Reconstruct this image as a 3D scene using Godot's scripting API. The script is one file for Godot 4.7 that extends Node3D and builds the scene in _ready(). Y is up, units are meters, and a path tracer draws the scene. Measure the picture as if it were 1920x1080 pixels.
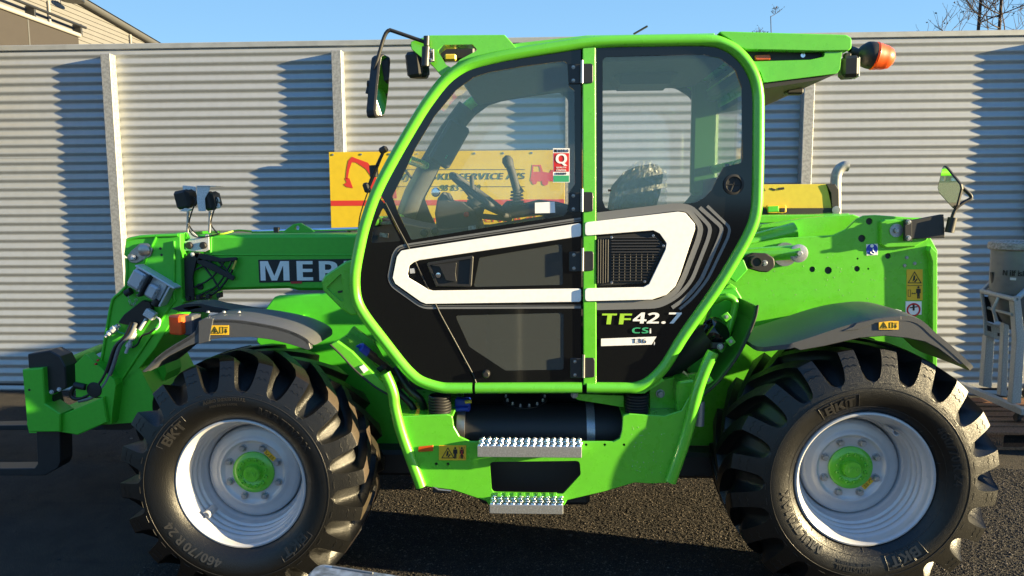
extends Node3D
# A telescopic handler parked in front of a corrugated steel fence, low winter sun from the right.
# Metres, y up. The outer face of the near wheels lies in the plane z = 0, the fence in z = -4.

const FOCAL := 1390.0
const EYE := Vector3(0, 1.87, 3.325)
var view := Basis.from_euler(Vector3(deg_to_rad(-6.267), deg_to_rad(2.493), deg_to_rad(-0.33)))
var M := {}
var where := {}
var rng := RandomNumberGenerator.new()
var machine: Node3D


# ---------------------------------------------------------------- measuring
func pt(x: float, y: float, z: float) -> Vector3:
	var d := view * Vector3((x - 960.0) / FOCAL, (540.0 - y) / FOCAL, -1.0)
	return EYE + d * ((z - EYE.z) / d.z)


func flat(z: float) -> Transform3D:
	return Transform3D(Basis(), Vector3(0, 0, z))


func meet(x: float, y: float, xf: Transform3D) -> Vector2:
	var d := view * Vector3((x - 960.0) / FOCAL, (540.0 - y) / FOCAL, -1.0)
	var n := xf.basis.z
	var p := EYE + d * ((xf.origin - EYE).dot(n) / d.dot(n))
	var q := xf.affine_inverse() * p
	return Vector2(q.x, q.y)


# an outline measured on a plane, corners rounded to radius r
func outline(a: Array, xf: Transform3D, r := 0.0, steps := 4) -> PackedVector2Array:
	var p := PackedVector2Array()
	for i in range(0, a.size(), 2):
		p.append(meet(a[i], a[i + 1], xf))
	if Geometry2D.is_polygon_clockwise(p):
		p.reverse()
	return tidy(rounded(p, r, steps)) if r > 0.0 else p


func tidy(p: PackedVector2Array) -> PackedVector2Array:
	var o := PackedVector2Array()
	for q in p:
		if o.is_empty() or o[o.size() - 1].distance_to(q) > 0.0004:
			o.append(q)
	if o[0].distance_to(o[o.size() - 1]) < 0.0004:
		o.remove_at(o.size() - 1)
	return o


func rounded(p: PackedVector2Array, r: float, steps := 4) -> PackedVector2Array:
	var o := PackedVector2Array()
	var n := p.size()
	for i in n:
		var a := p[(i + n - 1) % n]
		var b := p[i]
		var c := p[(i + 1) % n]
		var u := (a - b).normalized()
		var v := (c - b).normalized()
		var half := acos(clampf(u.dot(v), -1, 1)) / 2.0
		if half > 1.5:
			o.append(b)
			continue
		var t := minf(r / tan(half), minf(a.distance_to(b), c.distance_to(b)) * 0.46)
		for k in steps + 1:
			var s := float(k) / steps
			var q0 := (b + u * t).lerp(b, s)
			var q1 := b.lerp(b + v * t, s)
			o.append(q0.lerp(q1, s))
	return o


func inset(p: PackedVector2Array, d: float) -> PackedVector2Array:
	var o := PackedVector2Array()
	var n := p.size()
	for i in n:
		var e0 := (p[i] - p[(i + n - 1) % n]).normalized()
		var e1 := (p[(i + 1) % n] - p[i]).normalized()
		var n0 := Vector2(-e0.y, e0.x)
		var n1 := Vector2(-e1.y, e1.x)
		var m := n0 + n1
		if m.length() < 0.05:
			m = n0
		m = m.normalized()
		o.append(p[i] + m * (d / maxf(m.dot(n0), 0.45)))
	return o


func curve(a: PackedVector3Array, sub := 4) -> PackedVector3Array:
	var o := PackedVector3Array()
	var n := a.size()
	for i in n - 1:
		for k in sub:
			o.append(a[i].cubic_interpolate(a[i + 1], a[maxi(i - 1, 0)], a[mini(i + 2, n - 1)], float(k) / sub))
	o.append(a[n - 1])
	return o


func line(a: Array, z: float) -> PackedVector3Array:
	var o := PackedVector3Array()
	for i in range(0, a.size(), 2):
		o.append(pt(a[i], a[i + 1], z))
	return o


# x, y, z triples
func line3(a: Array) -> PackedVector3Array:
	var o := PackedVector3Array()
	for i in range(0, a.size(), 3):
		o.append(pt(a[i], a[i + 1], a[i + 2]))
	return o


# ---------------------------------------------------------------- shapes
func shifted(a: PackedVector3Array, by: Vector3) -> PackedVector3Array:
	var o := PackedVector3Array()
	for p in a:
		o.append(p + by)
	return o


func S() -> SurfaceTool:
	var st := SurfaceTool.new()
	st.begin(Mesh.PRIMITIVE_TRIANGLES)
	st.set_smooth_group(-1)
	return st


func tri(st: SurfaceTool, a: Vector3, b: Vector3, c: Vector3) -> void:  # counter-clockwise seen from outside
	st.add_vertex(a)
	st.add_vertex(c)
	st.add_vertex(b)


func quad(st: SurfaceTool, a: Vector3, b: Vector3, c: Vector3, d: Vector3) -> void:
	tri(st, a, b, c)
	tri(st, a, c, d)


func fill(st: SurfaceTool, polys: Array, xf: Transform3D, z: float, up: bool) -> void:
	for p in polys:
		var idx := Geometry2D.triangulate_polygon(p)
		for i in range(0, idx.size(), 3):
			var a: Vector2 = p[idx[i]]
			var b: Vector2 = p[idx[i + 1]]
			var c: Vector2 = p[idx[i + 2]]
			if ((b - a).cross(c - a) > 0.0) != up:
				var t := b
				b = c
				c = t
			tri(st, xf * Vector3(a.x, a.y, z), xf * Vector3(b.x, b.y, z), xf * Vector3(c.x, c.y, z))


func cut(poly: PackedVector2Array, holes: Array) -> Array:
	var polys := [poly]
	for h in holes:
		var mid := Vector2()
		for q in h:
			mid += q
		mid /= h.size()
		var next := []
		for p in polys:
			if Geometry2D.intersect_polygons(p, h).is_empty():
				next.append(p)
				continue
			for side in [-1.0, 1.0]:
				var box := PackedVector2Array([Vector2(mid.x, mid.y - 50), Vector2(mid.x + 50 * side, mid.y - 50), Vector2(mid.x + 50 * side, mid.y + 50), Vector2(mid.x, mid.y + 50)])
				for part in Geometry2D.intersect_polygons(p, box):
					for rest in Geometry2D.clip_polygons(part, h):
						if not Geometry2D.is_polygon_clockwise(rest):
							next.append(rest)
		polys = next
	return polys


func sound(p: PackedVector2Array, q: PackedVector2Array) -> bool:
	for i in p.size():
		var j := (i + 1) % p.size()
		if (q[j] - q[i]).dot(p[j] - p[i]) < 0.0:
			return false
	return not Geometry2D.triangulate_polygon(q).is_empty()


# a sheet or block: outline in the plane of xf, front at local z = 0, chamfered front edge
func plate(st: SurfaceTool, p: PackedVector2Array, xf: Transform3D, thick: float, holes := [], bev := 0.003) -> void:
	st.set_smooth_group(-1)
	var n := p.size()
	var q := p
	for attempt in 4:
		if bev <= 0.0:
			break
		q = inset(p, bev)
		if sound(p, q):
			break
		bev = bev * 0.5 if attempt < 2 else 0.0
		q = p
	fill(st, cut(q, holes), xf, 0.0, true)
	fill(st, cut(p, holes), xf, -thick, false)
	for i in n:
		var j := (i + 1) % n
		if bev > 0.0:
			quad(st, xf * Vector3(p[i].x, p[i].y, -bev), xf * Vector3(p[j].x, p[j].y, -bev), xf * Vector3(q[j].x, q[j].y, 0), xf * Vector3(q[i].x, q[i].y, 0))
		quad(st, xf * Vector3(p[i].x, p[i].y, -thick), xf * Vector3(p[j].x, p[j].y, -thick), xf * Vector3(p[j].x, p[j].y, -bev), xf * Vector3(p[i].x, p[i].y, -bev))
	for h in holes:
		var m: int = h.size()
		for i in m:
			var a: Vector2 = h[i]
			var b: Vector2 = h[(i + 1) % m]
			quad(st, xf * Vector3(b.x, b.y, -thick), xf * Vector3(a.x, a.y, -thick), xf * Vector3(a.x, a.y, 0), xf * Vector3(b.x, b.y, 0))


func tube(st: SurfaceTool, path: PackedVector3Array, r: float, sides := 12, closed := false, r_end := -1.0) -> void:
	var n := path.size()
	var rings := []
	var t0 := (path[1] - path[0]).normalized()
	var up := Vector3.UP if absf(t0.y) < 0.9 else Vector3.RIGHT
	var u := t0.cross(up).normalized()
	for i in n:
		var t: Vector3
		if closed:
			t = (path[(i + 1) % n] - path[(i + n - 1) % n]).normalized()
		else:
			t = (path[mini(i + 1, n - 1)] - path[maxi(i - 1, 0)]).normalized()
		u = (u - t * u.dot(t)).normalized()
		var v := t.cross(u)
		var rad := r if r_end < 0.0 else lerpf(r, r_end, float(i) / (n - 1))
		var ring := []
		for k in sides:
			var a := TAU * k / sides
			ring.append(path[i] + (u * cos(a) + v * sin(a)) * rad)
		rings.append(ring)
	st.set_smooth_group(0)
	for i in (n if closed else n - 1):
		var a: Array = rings[i]
		var b: Array = rings[(i + 1) % n]
		for k in sides:
			var l := (k + 1) % sides
			quad(st, a[k], a[l], b[l], b[k])
	if not closed:
		st.set_smooth_group(-1)
		for k in range(1, sides - 1):
			tri(st, rings[0][0], rings[0][k + 1], rings[0][k])
			tri(st, rings[n - 1][0], rings[n - 1][k], rings[n - 1][k + 1])


# profile of [radius, height] pairs turned about the local z axis of xf
func lathe(st: SurfaceTool, prof: Array, xf: Transform3D, segs := 32, from := 0.0, to := TAU) -> void:
	var g := 1
	for i in prof.size() - 1:
		var a := Vector2(prof[i][0], prof[i][1])
		var b := Vector2(prof[i + 1][0], prof[i + 1][1])
		if i > 0:
			var z := Vector2(prof[i - 1][0], prof[i - 1][1])
			if absf((a - z).angle_to(b - a)) > 0.7:
				g += 1
		st.set_smooth_group(g)
		for k in segs:
			var p := lerpf(from, to, float(k) / segs)
			var q := lerpf(from, to, float(k + 1) / segs)
			var a0 := xf * Vector3(a.x * cos(p), a.x * sin(p), a.y)
			var a1 := xf * Vector3(a.x * cos(q), a.x * sin(q), a.y)
			var b0 := xf * Vector3(b.x * cos(p), b.x * sin(p), b.y)
			var b1 := xf * Vector3(b.x * cos(q), b.x * sin(q), b.y)
			if a.x < 1e-5:
				tri(st, a0, b1, b0)
			elif b.x < 1e-5:
				tri(st, a0, a1, b0)
			else:
				quad(st, a0, a1, b1, b0)
	st.set_smooth_group(-1)


# chamfered block
func block(st: SurfaceTool, xf: Transform3D, size: Vector3, bev := 0.004) -> void:
	st.set_smooth_group(-1)
	var h := size / 2.0
	bev = minf(bev, minf(h.x, minf(h.y, h.z)) * 0.6)
	var ax := [Vector3.RIGHT, Vector3.UP, Vector3.BACK]
	for i in 3:
		var u: Vector3 = ax[(i + 1) % 3]
		var v: Vector3 = ax[(i + 2) % 3]
		var w: Vector3 = ax[i]
		var hu := h[(i + 1) % 3]
		var hv := h[(i + 2) % 3]
		var hw := h[i]
		for s in [-1.0, 1.0]:
			var c: Vector3 = w * hw * s
			var p := [c - u * (hu - bev) - v * (hv - bev), c + u * (hu - bev) - v * (hv - bev), c + u * (hu - bev) + v * (hv - bev), c - u * (hu - bev) + v * (hv - bev)]
			if s > 0.0:
				quad(st, xf * p[0], xf * p[1], xf * p[2], xf * p[3])
			else:
				quad(st, xf * p[3], xf * p[2], xf * p[1], xf * p[0])
		for s in [-1.0, 1.0]:
			for t in [-1.0, 1.0]:
				# edge along w between the faces u*s and v*t
				var a: Vector3 = u * hu * s + v * (hv - bev) * t
				var b: Vector3 = u * (hu - bev) * s + v * hv * t
				var l: Vector3 = w * (hw - bev)
				if s * t > 0.0:
					quad(st, xf * (a - l), xf * (b - l), xf * (b + l), xf * (a + l))
				else:
					quad(st, xf * (a + l), xf * (b + l), xf * (b - l), xf * (a - l))
	for sx in [-1.0, 1.0]:
		for sy in [-1.0, 1.0]:
			for sz in [-1.0, 1.0]:
				var a := Vector3(h.x * sx, (h.y - bev) * sy, (h.z - bev) * sz)
				var b := Vector3((h.x - bev) * sx, h.y * sy, (h.z - bev) * sz)
				var c := Vector3((h.x - bev) * sx, (h.y - bev) * sy, h.z * sz)
				if sx * sy * sz > 0.0:
					tri(st, xf * a, xf * b, xf * c)
				else:
					tri(st, xf * a, xf * c, xf * b)


func turned(at: Vector3, rx := 0.0, ry := 0.0, rz := 0.0) -> Transform3D:
	return Transform3D(Basis.from_euler(Vector3(rx, ry, rz)), at)


# a frame whose local z points along d
func facing(at: Vector3, d: Vector3) -> Transform3D:
	var z := d.normalized()
	var x := (Vector3.UP if absf(z.y) < 0.95 else Vector3.BACK).cross(z).normalized()
	return Transform3D(Basis(x, z.cross(x), z), at)


func hex(st: SurfaceTool, xf: Transform3D, r: float, h: float) -> void:
	lathe(st, [[r * 1.35, 0.0], [r * 1.35, h * 0.15], [r * 1.02, h * 0.15]], xf, 14)
	lathe(st, [[r, h * 0.15], [r, h * 0.85], [r * 0.82, h], [0.0, h]], xf, 6)


# ---------------------------------------------------------------- naming
func thing(called: String, label: String, category: String, at: Vector3, group := "") -> Node3D:
	var o := Node3D.new()
	o.name = called
	o.position = at
	add_child(o, true)
	where[o] = at
	tag(o, label, category, group)
	return o


func tag(o: Node, label: String, category := "", group := "", kind := "") -> Node:
	if label:
		o.set_meta("label", label)
	if category:
		o.set_meta("category", category)
	if group:
		o.set_meta("group", group)
	if kind:
		o.set_meta("kind", kind)
	return o


func obj(called: String, made, m: Material, parent: Node = self, local := false) -> MeshInstance3D:
	var o := MeshInstance3D.new()
	o.name = called
	if made is SurfaceTool:
		made.generate_normals()
		o.mesh = made.commit()
	else:
		o.mesh = made
	o.material_override = m
	parent.add_child(o, true)
	if not local and where.has(parent):
		o.position = -where[parent]
	return o


func place(called: String, mesh: Mesh, m: Material, parent: Node, xf: Transform3D) -> MeshInstance3D:
	var o := obj(called, mesh, m, parent, true)
	o.transform = xf
	if where.has(parent):
		o.position -= where[parent]
	return o


func group_part(called: String, parent: Node) -> Node3D:
	var o := Node3D.new()
	o.name = called
	parent.add_child(o, true)
	o.position = -where[parent] if where.has(parent) else Vector3.ZERO
	return o


func sheet(called: String, px: Array, z: float, thick: float, m: Material, parent: Node, r := 0.0, bev := 0.003, holes := []) -> MeshInstance3D:
	var st := S()
	plate(st, outline(px, flat(z), r), flat(z), thick, holes, bev)
	return obj(called, st, m, parent)


func pipe(called: String, path: PackedVector3Array, r: float, m: Material, parent: Node, sides := 10) -> MeshInstance3D:
	var st := S()
	tube(st, path, r, sides)
	return obj(called, st, m, parent)


# ---------------------------------------------------------------- lettering
var fonts := {}


func font(bold: bool, mono := false) -> SystemFont:
	var key := "%s%s" % [bold, mono]
	if not fonts.has(key):
		var f := SystemFont.new()
		f.font_names = PackedStringArray(["Droid Sans Mono" if mono else "Droid Sans"])
		f.font_weight = 700 if bold else 400
		fonts[key] = f
	return fonts[key]


func letters(s: String, bold := true, depth := 0.02) -> TextMesh:
	var t := TextMesh.new()
	t.text = s
	t.font = font(bold)
	t.font_size = 48
	t.pixel_size = 0.01
	t.depth = depth
	t.curve_step = 2.0
	return t


# lettering fitted to a measured rectangle
func print_on(called: String, s: String, x0: float, y0: float, x1: float, y1: float, z: float, m: Material, parent: Node, slant := 0.0, bold := true) -> MeshInstance3D:
	var t := letters(s, bold, 0.15)
	var box := t.get_aabb()
	var a := pt(x0, y1, z)
	var b := pt(x1, y0, z)
	var sx := (b.x - a.x) / box.size.x
	var sy := (b.y - a.y) / box.size.y
	var basis := Basis(Vector3(sx, 0, 0), Vector3(slant * sy, sy, 0), Vector3(0, 0, 0.01))
	var mid := box.get_center()
	return place(called, t, m, parent, Transform3D(basis, Vector3((a.x + b.x) / 2.0, (a.y + b.y) / 2.0, z) - basis * mid))


# ---------------------------------------------------------------- materials
func lin(r: float, g: float, b: float, a := 1.0) -> Color:
	var c := Color(r, g, b, 1).linear_to_srgb()
	c.a = a
	return c


func noise_tex(freq: float, ramp: Array, seed_ := 1, kind := FastNoiseLite.TYPE_SIMPLEX_SMOOTH, octaves := 4, size := 512, as_normal := false, bump := 4.0) -> NoiseTexture2D:
	var n := FastNoiseLite.new()
	n.noise_type = kind
	n.frequency = freq
	n.seed = seed_
	n.fractal_octaves = octaves
	var t := NoiseTexture2D.new()
	t.width = size
	t.height = size
	t.seamless = true
	t.noise = n
	if as_normal:
		t.as_normal_map = true
		t.bump_strength = bump
	if ramp.size():
		var g := Gradient.new()
		var off := PackedFloat32Array()
		var col := PackedColorArray()
		for r in ramp:
			off.append(r[0])
			col.append(r[1])
		g.offsets = off
		g.colors = col
		t.color_ramp = g
	return t


func mat(called: String, c: Color, rough := 0.5, metal := 0.0, tex: Texture2D = null, scale := 1.0, normal: Texture2D = null, depth := 1.0) -> StandardMaterial3D:
	var m := StandardMaterial3D.new()
	m.resource_name = called
	m.albedo_color = c
	m.roughness = rough
	m.metallic = metal
	if tex or normal:
		m.uv1_triplanar = true
		m.uv1_world_triplanar = true
		m.uv1_scale = Vector3.ONE * scale
	if tex:
		m.albedo_texture = tex
	if normal:
		m.normal_enabled = true
		m.normal_texture = normal
		m.normal_scale = depth
	M[called] = m
	return m


func grey(v: float) -> Color:
	return Color(v, v, v)


func make_materials() -> void:
	var speck := noise_tex(0.02, [[0.0, grey(0.955)], [0.45, grey(0.98)], [1.0, grey(1.0)]], 3, FastNoiseLite.TYPE_SIMPLEX_SMOOTH, 5)
	var grime := noise_tex(0.012, [[0.0, grey(0.88)], [0.5, grey(0.97)], [1.0, grey(1.0)]], 5, FastNoiseLite.TYPE_SIMPLEX_SMOOTH, 6)
	var blotch := noise_tex(0.02, [[0.0, Color(0.55, 0.53, 0.5)], [0.4, Color(0.75, 0.74, 0.72)], [0.7, grey(0.95)], [1.0, grey(1.0)]], 8, FastNoiseLite.TYPE_SIMPLEX_SMOOTH, 6)
	var spangle := noise_tex(0.05, [[0.0, grey(0.80)], [0.5, grey(0.91)], [1.0, grey(1.0)]], 4, FastNoiseLite.TYPE_CELLULAR, 2)
	var stain := noise_tex(0.02, [[0.0, grey(0.78)], [0.45, grey(0.89)], [0.6, grey(0.96)], [1.0, grey(1.0)]], 9, FastNoiseLite.TYPE_SIMPLEX_SMOOTH, 6)
	var peel := noise_tex(0.08, [], 11, FastNoiseLite.TYPE_SIMPLEX_SMOOTH, 2, 256, true, 1.0)
	var grain := noise_tex(0.25, [], 12, FastNoiseLite.TYPE_SIMPLEX_SMOOTH, 2, 512, true, 6.0)
	# paint
	var g := mat("green", lin(0.12, 0.53, 0.030), 0.36, 0.0, speck, 1.7)
	g.roughness_texture = noise_tex(0.015, [[0.0, grey(0.55)], [0.5, grey(0.85)], [1.0, grey(1.0)]], 15, FastNoiseLite.TYPE_SIMPLEX_SMOOTH, 6)
	g.clearcoat_enabled = true
	g.clearcoat = 0.5
	g.clearcoat_roughness = 0.06
	var c := mat("cast_green", lin(0.065, 0.52, 0.022), 0.5, 0.0, speck, 2.3)
	c.clearcoat_enabled = true
	c.clearcoat = 0.15
	c.clearcoat_roughness = 0.3
	mat("white_sticker", lin(0.92, 0.90, 0.87), 0.35, 0.0, speck, 3.0)
	mat("grey_sticker", lin(0.155, 0.16, 0.165), 0.4)
	mat("black_gloss", lin(0.0045, 0.0052, 0.006), 0.08, 0.0)
	mat("black_steel", lin(0.018, 0.019, 0.021), 0.42, 0.0, grime, 3.0)
	mat("black_plastic", lin(0.014, 0.014, 0.015), 0.55, 0.0, speck, 4.0)
	mat("interior", lin(0.035, 0.037, 0.040), 0.7, 0.0, speck, 4.0)
	mat("headliner", lin(0.045, 0.05, 0.052), 0.9, 0.0, grime, 3.0)
	mat("fender", lin(0.066, 0.070, 0.078), 0.44, 0.0, speck, 2.0, grain, 0.08)
	mat("rim", lin(0.50, 0.51, 0.54), 0.36, 0.2, speck, 2.0)
	mat("zinc", lin(0.50, 0.52, 0.54), 0.36, 0.65, spangle, 5.0)
	mat("bright_zinc", lin(0.74, 0.76, 0.79), 0.34, 0.2, spangle, 5.0)
	mat("guard_green", lin(0.022, 0.12, 0.012), 0.45)
	mat("steel", lin(0.42, 0.40, 0.38), 0.36, 0.9, grime, 6.0)
	mat("chrome", lin(0.75, 0.76, 0.78), 0.12, 1.0)
	mat("galvanised", lin(0.38, 0.385, 0.38), 0.55, 0.3, stain, 3.0)
	mat("frame_zinc", lin(0.48, 0.49, 0.48), 0.42, 0.35, spangle, 4.0)
	mat("hood_yellow", lin(0.60, 0.47, 0.05), 0.4, 0.0, speck, 2.0)
	mat("sticker_yellow", lin(0.75, 0.45, 0.02), 0.45)
	mat("ink", lin(0.012, 0.012, 0.012), 0.5)
	mat("red", lin(0.55, 0.02, 0.02), 0.45)
	mat("sign_red", lin(0.58, 0.035, 0.02), 0.5)
	mat("blue", lin(0.015, 0.05, 0.42), 0.4)
	mat("label_green", lin(0.04, 0.35, 0.16), 0.45)
	mat("lime", lin(0.35, 0.62, 0.04), 0.4)
	mat("orange_print", lin(0.85, 0.24, 0.01), 0.4)
	mat("hose", lin(0.010, 0.010, 0.011), 0.38)
	# rubber, dusty where it has been driven
	var dust := noise_tex(0.05, [[0.0, grey(0.80)], [0.5, grey(0.88)], [0.62, Color(0.93, 0.92, 0.90)], [1.0, Color(1.0, 0.98, 0.95)]], 21, FastNoiseLite.TYPE_SIMPLEX_SMOOTH, 6, 1024)
	var rub := mat("rubber", grey(1.0), 0.40, 0.0, dust, 2.1, grain, 0.25)
	rub.vertex_color_use_as_albedo = true
	mat("rubber_letter", lin(0.022, 0.021, 0.020), 0.36)
	# glass
	var gl := mat("glass", Color(0.50, 0.66, 0.61, 0.06), 0.02)
	gl.transparency = BaseMaterial3D.TRANSPARENCY_ALPHA
	var gd := mat("dark_glass", Color(0.265, 0.28, 0.275, 0.86), 0.06)
	gd.transparency = BaseMaterial3D.TRANSPARENCY_ALPHA
	var am := mat("amber", Color(0.86, 0.36, 0.02), 0.12)
	am.backlight_enabled = true
	am.backlight = Color(0.75, 0.32, 0.0)
	am.clearcoat_enabled = true
	mat("mirror", lin(0.62, 0.65, 0.66), 0.015, 1.0)
	var film := mat("film", Color(0.62, 0.64, 0.62, 0.30), 0.12)
	film.transparency = BaseMaterial3D.TRANSPARENCY_ALPHA
	# ground and surroundings
	var tar := noise_tex(0.10, [[0.0, grey(0.07)], [0.42, Color(0.12, 0.118, 0.115)], [0.52, Color(0.17, 0.158, 0.145)], [0.60, Color(0.28, 0.25, 0.215)], [0.68, Color(0.48, 0.43, 0.37)], [1.0, Color(0.72, 0.66, 0.58)]], 31, FastNoiseLite.TYPE_SIMPLEX, 4, 1024)
	var tar_n := noise_tex(0.10, [], 33, FastNoiseLite.TYPE_SIMPLEX, 4, 1024, true, 26.0)
	var asphalt := mat("asphalt", Color(0.80, 0.77, 0.74), 0.85, 0.0, tar, 1.3, tar_n, 1.0)
	var patch := noise_tex(0.006, [[0.0, Color(0.62, 0.60, 0.58)], [0.5, grey(0.88)], [1.0, grey(1.0)]], 37, FastNoiseLite.TYPE_SIMPLEX_SMOOTH, 6)
	asphalt.detail_enabled = true
	asphalt.detail_albedo = patch
	asphalt.detail_blend_mode = BaseMaterial3D.BLEND_MODE_MUL
	asphalt.detail_uv_layer = BaseMaterial3D.DETAIL_UV_1
	mat("corrugated", lin(0.405, 0.42, 0.425), 0.42, 0.30, speck, 0.9)
	mat("flashing", lin(0.40, 0.41, 0.40), 0.5, 0.3, grime, 0.8)
	mat("banner", lin(0.72, 0.50, 0.012), 0.45, 0.0, speck, 1.0)
	mat("wood", Color(0.62, 0.45, 0.33), 0.8, 0.0, noise_tex(0.03, [[0.0, Color(0.45, 0.40, 0.36)], [0.5, Color(0.8, 0.76, 0.72)], [1.0, grey(1.0)]], 41, FastNoiseLite.TYPE_SIMPLEX_SMOOTH, 5), 4.0, peel, 0.5)
	mat("cladding", lin(0.14, 0.137, 0.132), 0.6, 0.0, speck, 0.4)
	mat("canopy_brown", lin(0.030, 0.025, 0.022), 0.7, 0.0, speck, 0.6)
	mat("trim_white", lin(0.62, 0.60, 0.56), 0.6)
	mat("roof_grey", lin(0.07, 0.072, 0.075), 0.6)
	mat("hall_trim", lin(0.26, 0.25, 0.235), 0.6)
	mat("bark", lin(0.07, 0.045, 0.035), 0.85, 0.0, blotch, 1.5)
	mat("drum_grey", lin(0.19, 0.19, 0.18), 0.42, 0.2, grime, 2.0)
	mat("drum_lid", lin(0.48, 0.44, 0.40), 0.5, 0.1, blotch, 4.0)
	mat("frost_metal", lin(0.42, 0.46, 0.50), 0.42, 0.55, blotch, 3.0)


# ---------------------------------------------------------------- wheels
var tyre_mesh: Mesh
var rim_mesh: Mesh
var disc_mesh: Mesh
var hub_mesh: Mesh
var bolt_mesh: Mesh
var cap_bolt_mesh: Mesh


func side_z(r: float) -> float:  # how far the side wall bulges at radius r
	var prof := [[0.318, -0.008], [0.332, 0.012], [0.36, 0.034], [0.39, 0.046], [0.42, 0.051], [0.44, 0.050], [0.452, 0.047], [0.486, 0.036]]
	for i in prof.size() - 1:
		if r <= prof[i + 1][0]:
			return lerpf(prof[i][1], prof[i + 1][1], clampf((r - prof[i][0]) / (prof[i + 1][0] - prof[i][0]), 0, 1))
	return -0.05


func make_wheel_meshes() -> void:
	var st := S()
	var black := Color(0.0075, 0.0073, 0.0074)
	st.set_color(black)
	var prof := [[0.300, -0.03], [0.318, -0.010], [0.335, 0.004], [0.37, 0.020], [0.42, 0.027], [0.465, 0.018], [0.482, 0.011], [0.497, -0.010], [0.520, -0.040], [0.545, -0.072], [0.558, -0.11], [0.566, -0.16], [0.570, -0.23]]
	for i in range(prof.size() - 2, -1, -1):
		prof.append([prof[i][0], -0.46 - prof[i][1]])
	prof.reverse()
	prof = [[0.300, -0.03], [0.318, -0.008], [0.332, 0.012], [0.36, 0.034], [0.39, 0.046], [0.42, 0.051], [0.44, 0.050], [0.452, 0.047]]
	var back := []
	for q in prof:
		back.append([q[0], -0.46 - q[1]])
	prof.reverse()
	lathe(st, prof, Transform3D(), 80)
	lathe(st, back, Transform3D(), 80)
	# shoulder and tread: rows run from the side wall to past the centre; outer face, gap floor, turn of the lug, half gap, half floor
	var rows := [
		[0.452, 0.0470, 0.452, 0.0470, 0.0, 0.002, 0.001],
		[0.464, 0.0440, 0.464, 0.0430, 0.0, 0.010, 0.004],
		[0.473, 0.0410, 0.470, 0.0340, 0.0, 0.028, 0.014],
		[0.486, 0.0360, 0.478, 0.0200, 0.0, 0.040, 0.024],
		[0.510, 0.0280, 0.494, -0.0040, 0.0, 0.047, 0.031],
		[0.534, 0.0190, 0.512, -0.0300, 0.0, 0.051, 0.034],
		[0.558, 0.0090, 0.530, -0.0560, 0.002, 0.053, 0.036],
		[0.582, -0.0020, 0.545, -0.0780, 0.005, 0.055, 0.037],
		[0.603, -0.0140, 0.553, -0.0960, 0.010, 0.056, 0.038],
		[0.606, -0.0200, 0.556, -0.1050, 0.016, 0.055, 0.036],
		[0.610, -0.0700, 0.560, -0.1300, 0.055, 0.055, 0.037],
		[0.613, -0.1150, 0.563, -0.1550, 0.120, 0.056, 0.038],
		[0.615, -0.1600, 0.566, -0.1850, 0.200, 0.056, 0.038],
		[0.616, -0.2100, 0.568, -0.2200, 0.290, 0.057, 0.039],
		[0.616, -0.2600, 0.570, -0.2600, 0.380, 0.058, 0.040],
		[0.568, -0.2680, 0.568, -0.2680, 0.390, 0.060, 0.042]]
	var n := 20
	var pitch := TAU / n
	for side in 2:
		var tones := []
		for k in n:
			tones.append(black.lerp(Color(0.085, 0.066, 0.048), clampf(rng.randf() * 1.5 - 0.4, 0.0, 1.0)))
		var ring := []
		for q in rows:
			var row := []
			for k in n:
				var c: float = pitch * (k + 0.5 * side) + q[4]
				var hl: float = pitch / 2.0 - q[5] / 0.57
				var fl: float = pitch / 2.0 - q[6] / 0.57
				for w in [[-hl, 0], [-hl * 0.4, 0], [hl * 0.4, 0], [hl, 0], [fl, 1], [(fl + pitch / 2.0) / 2.0, 2], [pitch / 2.0, 2], [pitch - (fl + pitch / 2.0) / 2.0, 2], [pitch - fl, 1]]:
					var rad: float = q[0] if w[1] == 0 else q[2] - 0.0015 * side
					var z: float = q[1] if w[1] == 0 else q[3]
					if w[1] == 2:
						rad -= 0.06 * minf(q[6], 0.03) * (1.0 if q[5] > 0.02 else 0.0)
					if side == 1:
						z = -0.46 - z
					row.append(Vector3(rad * cos(c + w[0]), rad * sin(c + w[0]), z))
			ring.append(row)
		var m: int = ring[0].size()
		for i in rows.size() - 1:
			for j in m:
				var l := (j + 1) % m
				var col := j % 9
				if col < 3:
					st.set_smooth_group(3000 + side * 4 + (0 if i < 8 else (2 if i == 14 else 1)))
					st.set_color(tones[j / 9] if i >= 8 else black)
				else:
					st.set_smooth_group(3010 + side)
					st.set_color(black)
				var a: Vector3 = ring[i][j]
				var b: Vector3 = ring[i][l]
				var c: Vector3 = ring[i + 1][l]
				var d: Vector3 = ring[i + 1][j]
				if side == 0:
					quad(st, a, b, c, d)
				else:
					quad(st, d, c, b, a)
	st.set_smooth_group(-1)
	# zigzag sipes in the outer faces of the lugs
	st.set_color(Color(0.004, 0.004, 0.004))
	for k in n:
		for v in 2:
			var zig := PackedVector3Array()
			for mm in 5:
				var rr := 0.536 + 0.032 * v + (0.008 if mm % 2 else 0.0)
				var zz := lerpf(0.0182, -0.0040, (rr - 0.536) / 0.05) + 0.0006
				var an := pitch * k + lerpf(-0.026, 0.030, mm / 4.0) / 0.57
				zig.append(Vector3(rr * cos(an), rr * sin(an), zz))
			tube(st, zig, 0.0013, 4)
	st.generate_normals()
	tyre_mesh = st.commit()

	st = S()
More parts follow.
